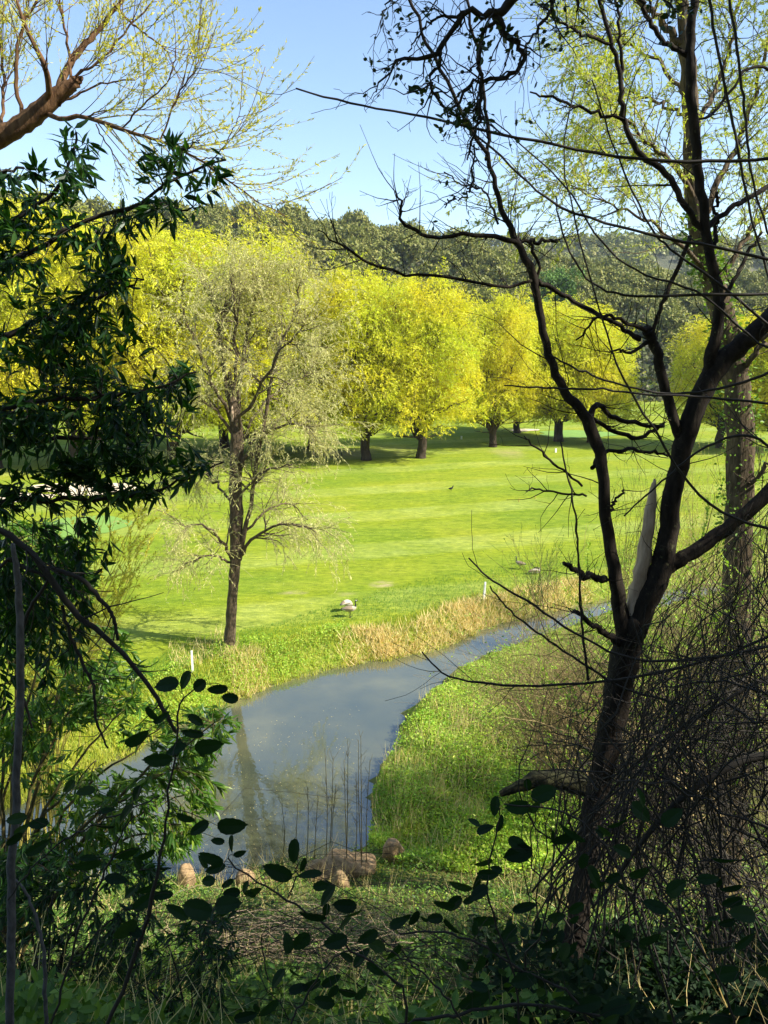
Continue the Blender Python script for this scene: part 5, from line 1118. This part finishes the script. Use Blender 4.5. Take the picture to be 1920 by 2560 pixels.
for a in [(845, 2175, 130, 66, 1, 'largest pale sandstone boulder, at the water beside the dry weed stalks'),
          (800, 2190, 90, 60, 2, 'orange-brown boulder leaning on the left of the largest pale boulder'),
          (900, 2170, 110, 44, 3, 'flat mossy boulder on the right of the largest pale boulder'),
          (985, 2150, 66, 84, 4, 'upright brown boulder, rightmost, among the green herbs'),
          (612, 2215, 64, 60, 5, 'rounded tan boulder between the left upright boulder and the largest one'),
          (468, 2220, 56, 90, 6, 'upright brown boulder, leftmost, behind the bramble leaves'),
          (690, 2200, 80, 30, 7, 'low grey boulder awash at the water edge left of the largest pale boulder'),
          (850, 2225, 60, 70, 8, 'small orange boulder just below the largest pale boulder')]: rock(*a)

# fallen log in the thicket
r = np.random.default_rng(185); D = 6.2; tb = Tubes(); P, R = limb([(1250, 1985, D, 18), (1320, 1955, D, 40), (1380, 1945, D, 56), (1450, 1960, D, 60), (1500, 1985, D, 50)], 20, .006, r); tb.add(P, R, 10, .15)
o = tb.make('mossy_log', barkmat('mossy_bark', (.012, .010, .007), (.05, .05, .02), 18, (1, 1, 1), 1)); tag(o, 'dark mossy broken log caught beside the fork trunk above the sunny herbs', 'log')

# ------------------------------------------------------------------ stakes
def stake(px, py, top, wpx, label, lean=0., col='white', group=None):
    b0 = on_ground(px, py); s = b0[1]/F; h = (py-top)*s; w2 = wpx*s/2; bm = bmesh.new()
    bmesh.ops.create_cube(bm, size=1)
    for v in bm.verts: v.co = (v.co.x*w2*2, v.co.y*w2*2, (v.co.z+.5)*h)
    bmesh.ops.bevel(bm, geom=list(bm.edges), offset=w2*.3, segments=1)
    # pointed top
    for v in bm.verts:
        if v.co.z > h*.95: v.co.x *= .8; v.co.y *= .8
    me = bpy.data.meshes.new('marker_stake'); bm.to_mesh(me); bm.free(); me.materials.append(MAT[col])
    o = bpy.data.objects.new('marker_stake', me); COL.objects.link(o); o.location = (b0[0], b0[1], b0[2]-.05); o.rotation_euler = (0, lean, .3); tag(o, label, 'stake', group)
stake(482, 1680, 1616, 6, 'white wooden stake by the creek left of the pale willow')
stake(1209, 1502, 1448, 5, 'white leaning stake in the dry grass near the creek bend', .06)
stake(854, 1140, 1130, 2.5, 'tiny dark stake left of the nearest far trunk', 0, 'darktwig')
stake(1389, 1131, 1120, 4, 'small white stake far across the fairway, left of the left fork limb')
stake(1154, 1098, 1089, 3, 'tiny white stake in the shade right of the forked yellow willow trunk')
stake(1297, 1255, 1243, 2.2, 'thin yellow rope post, left one of the pair on the open fairway', 0, 'ytwig', 'rope posts on the fairway')
stake(1338, 1247, 1236, 2.2, 'thin yellow rope post, right one of the pair on the open fairway', 0, 'ytwig', 'rope posts on the fairway')

# ------------------------------------------------------------------ geese
MG = [plainmat('goose_brown', (.26, .19, .12), .8, .25, 30), plainmat('goose_pale', (.44, .38, .28), .8, .1, 30), plainmat('goose_black', (.012, .012, .012), .6), plainmat('goose_white', (.8, .78, .74), .7, .05), plainmat('goose_grey', (.40, .36, .32), .8, .2, 30)]
def goose(px, py, face, pose, label, scale=1.):
    b0 = on_ground(px, py)
    if pose == 'stand':
        sp_ = [(-.42, 0, .40, .015, .05), (-.36, 0, .415, .035, .07), (-.28, 0, .42, .075, .10), (-.15, 0, .42, .125, .125), (0, 0, .42, .15, .14), (.12, 0, .43, .14, .13), (.22, 0, .47, .105, .10), (.27, 0, .52, .065, .065), (.285, 0, .58, .038, .038), (.275, 0, .66, .030, .030), (.27, 0, .74, .029, .029), (.285, 0, .80, .034, .034), (.315, 0, .83, .040, .034), (.35, 0, .825, .030, .026), (.375, 0, .812, .016, .018), (.41, 0, .80, .009, .013)]
        cut = (2, 9, 14)
    elif pose == 'graze':
        sp_ = [(-.42, 0, .40, .015, .05), (-.36, 0, .42, .035, .07), (-.28, 0, .44, .08, .10), (-.15, 0, .45, .135, .13), (0, 0, .43, .16, .145), (.12, 0, .39, .14, .13), (.21, 0, .34, .10, .10), (.27, 0, .28, .06, .06), (.31, 0, .22, .036, .036), (.34, 0, .16, .03, .03), (.37, 0, .11, .03, .03), (.40, 0, .07, .034, .034), (.43, 0, .05, .034, .03), (.455, 0, .03, .024, .022), (.47, 0, .015, .014, .015), (.49, 0, .0, .008, .01)]
        cut = (2, 9, 14)
    else:   # resting, head tucked onto the back
        sp_ = [(-.38, 0, .13, .015, .05), (-.33, 0, .14, .035, .07), (-.26, 0, .15, .075, .10), (-.13, 0, .16, .12, .13), (0, 0, .16, .14, .15), (.12, 0, .17, .13, .13), (.20, 0, .21, .09, .09), (.22, .01, .27, .05, .05), (.19, .02, .32, .036, .036), (.13, .03, .34, .032, .032), (.08, .04, .335, .034, .034), (.03, .05, .32, .036, .036), (-.01, .05, .31, .03, .028), (-.04, .05, .30, .02, .02), (-.06, .05, .295, .013, .014), (-.08, .05, .29, .008, .01)]
        cut = (2, 8, 14)
    A = spline(np.array(sp_), 46); n = len(A); sd = 14; tg = norm(np.gradient(A[:, :3], axis=0)); side = np.tile([0, 1., 0], (n, 1)); up = norm(np.cross(tg, side)) * -1
    a = np.arange(sd)*2*math.pi/sd; V = A[:, None, :3] + side[:, None]*(A[:, 4][:, None]*np.cos(a))[..., None] + up[:, None]*(A[:, 3][:, None]*np.sin(a))[..., None]
    V = V.reshape(-1, 3); idx = np.arange(n*sd).reshape(n, sd); nx = np.roll(idx, -1, 1); Q = []; mi = []
    f = np.linspace(0, 15, n)
    for i in range(n-1):
        for j in range(sd):
            Q.append([idx[i, j], idx[i, j], nx[i, j], nx[i+1, j]]) if False else Q.append([idx[i, j], nx[i, j], nx[i+1, j], idx[i+1, j]])
            zrel = V[idx[i, j], 2]-A[i, 2]
            if f[i] < 1.2: mi.append(2 if zrel > -.01 else 3)
            elif f[i] < 2.6: mi.append(3 if zrel < 0 else 0)
            elif f[i] < 5.3: mi.append((0 if pose == 'stand' else 1) if zrel > -.02 else 4)
            elif f[i] < 7.2: mi.append(1)
            elif 11.3 < f[i] < 12.6 and zrel < .012: mi.append(3)
            else: mi.append(2)
    T_ = [[idx[0, 0], idx[0, j+1], idx[0, j]] for j in range(1, sd-1)]; T_ += [[idx[-1, 0], idx[-1, j], idx[-1, j+1]] for j in range(1, sd-1)]
    tb = Tubes()
    if pose != 'rest':
        for s in (-1, 1):
            tb.add(np.array([[0.0+.03*s, .06*s, .34], [.02+.03*s, .06*s, .18], [.0+.03*s, .06*s, .02]]), np.array([.028, .012, .010]), 6)
            tb.add(np.array([[-.01+.03*s, .06*s, .012], [.05+.03*s, .06*s, .012], [.09+.03*s, .065*s, .008]]), np.array([.012, .02, .026]), 6)
    # folded wings as raised shells along the flanks
    for s in (-1, 1):
        z0 = .44 if pose == 'stand' else (.46 if pose == 'graze' else .20)
        tb.add(np.array([[.16, .10*s, z0-.0], [.05, .135*s, z0+.02], [-.12, .12*s, z0+.01], [-.28, .07*s, z0-.01], [-.40, .03*s, z0-.02]]), np.array([.04, .062, .055, .032, .008]), 8)
    V2 = np.concatenate(tb.V); Q2 = np.concatenate(tb.Q)+len(V); T2 = np.concatenate(tb.T)+len(V)
    nlegs = 0 if pose == 'rest' else 4
    T_all = np.vstack([np.array(T_), T2]); Qa = np.vstack([np.array(Q), Q2])
    legv = len(V)+sum(len(tb.V[i]) for i in range(nlegs*2)) if nlegs else len(V)
    mt = [2]*len(T_)+[2 if t[0] < legv else 0 for t in T2]; mq = mi+[2 if q_[0] < legv else (1 if pose == 'graze' else 0) for q_ in Q2]
    o = build('goose', np.vstack([V, V2]), T_all, Qa, None, None, True, MG, mt+mq)
    o.location = (b0[0], b0[1], b0[2]+.0); o.rotation_euler = (0, 0, face); o.scale = (scale,)*3; tag(o, label, 'goose', 'geese on the fairway')
goose(874, 1543, .05, 'stand', 'standing goose with upright black neck and pale breast, on the fairway near the creek', .95)
goose(868, 1528, .7, 'graze', 'pale-backed goose with its head down, just behind the standing goose', .95)
goose(1300, 1423, 2.6, 'stand', 'goose standing behind the budding shrub, left of the resting goose', .8)
goose(1338, 1435, .2, 'rest', 'goose resting low on the grass behind the budding shrub at the creek bend', 1.)
# small dark bird on the open fairway
b0 = on_ground(1127, 1228); A = spline(np.array([(-.22, 0, .22, .012, .03), (-.1, 0, .22, .07, .07), (.04, 0, .24, .10, .09), (.13, 0, .32, .06, .06), (.16, 0, .42, .045, .04), (.20, 0, .45, .04, .035), (.27, 0, .44, .01, .012)]), 20)
tb = Tubes(); tb.add(A[:, :3], A[:, 3], 10)
for s in (-1, 1): tb.add(np.array([[.02, .03*s, .2], [.03, .03*s, 0.]]), np.array([.015, .012]), 5)
o = tb.make('crow', MG[2]); o.location = tuple(b0); tag(o, 'small black bird standing alone on the open fairway', 'bird')

# ------------------------------------------------------------------ haze
HB = (-1150, 1150, -62, 1050, -3, 150)
V = [[x, y, z] for z in HB[4:6] for y in HB[2:4] for x in HB[0:2]]
m, nt, out = M('haze'); v = N(nt, 'ShaderNodeVolumePrincipled'); v.inputs['Density'].default_value = .00014; v.inputs['Color'].default_value = (.75, .86, 1, 1); v.inputs['Anisotropy'].default_value = .2
nt.links.new(v.outputs[0], out.inputs['Volume'])
tag(build('haze', V, None, [[0, 2, 3, 1], [4, 5, 7, 6], [0, 1, 5, 4], [2, 6, 7, 3], [0, 4, 6, 2], [1, 3, 7, 5]], m), 'thin pale haze over the valley', 'haze', kind='stuff')
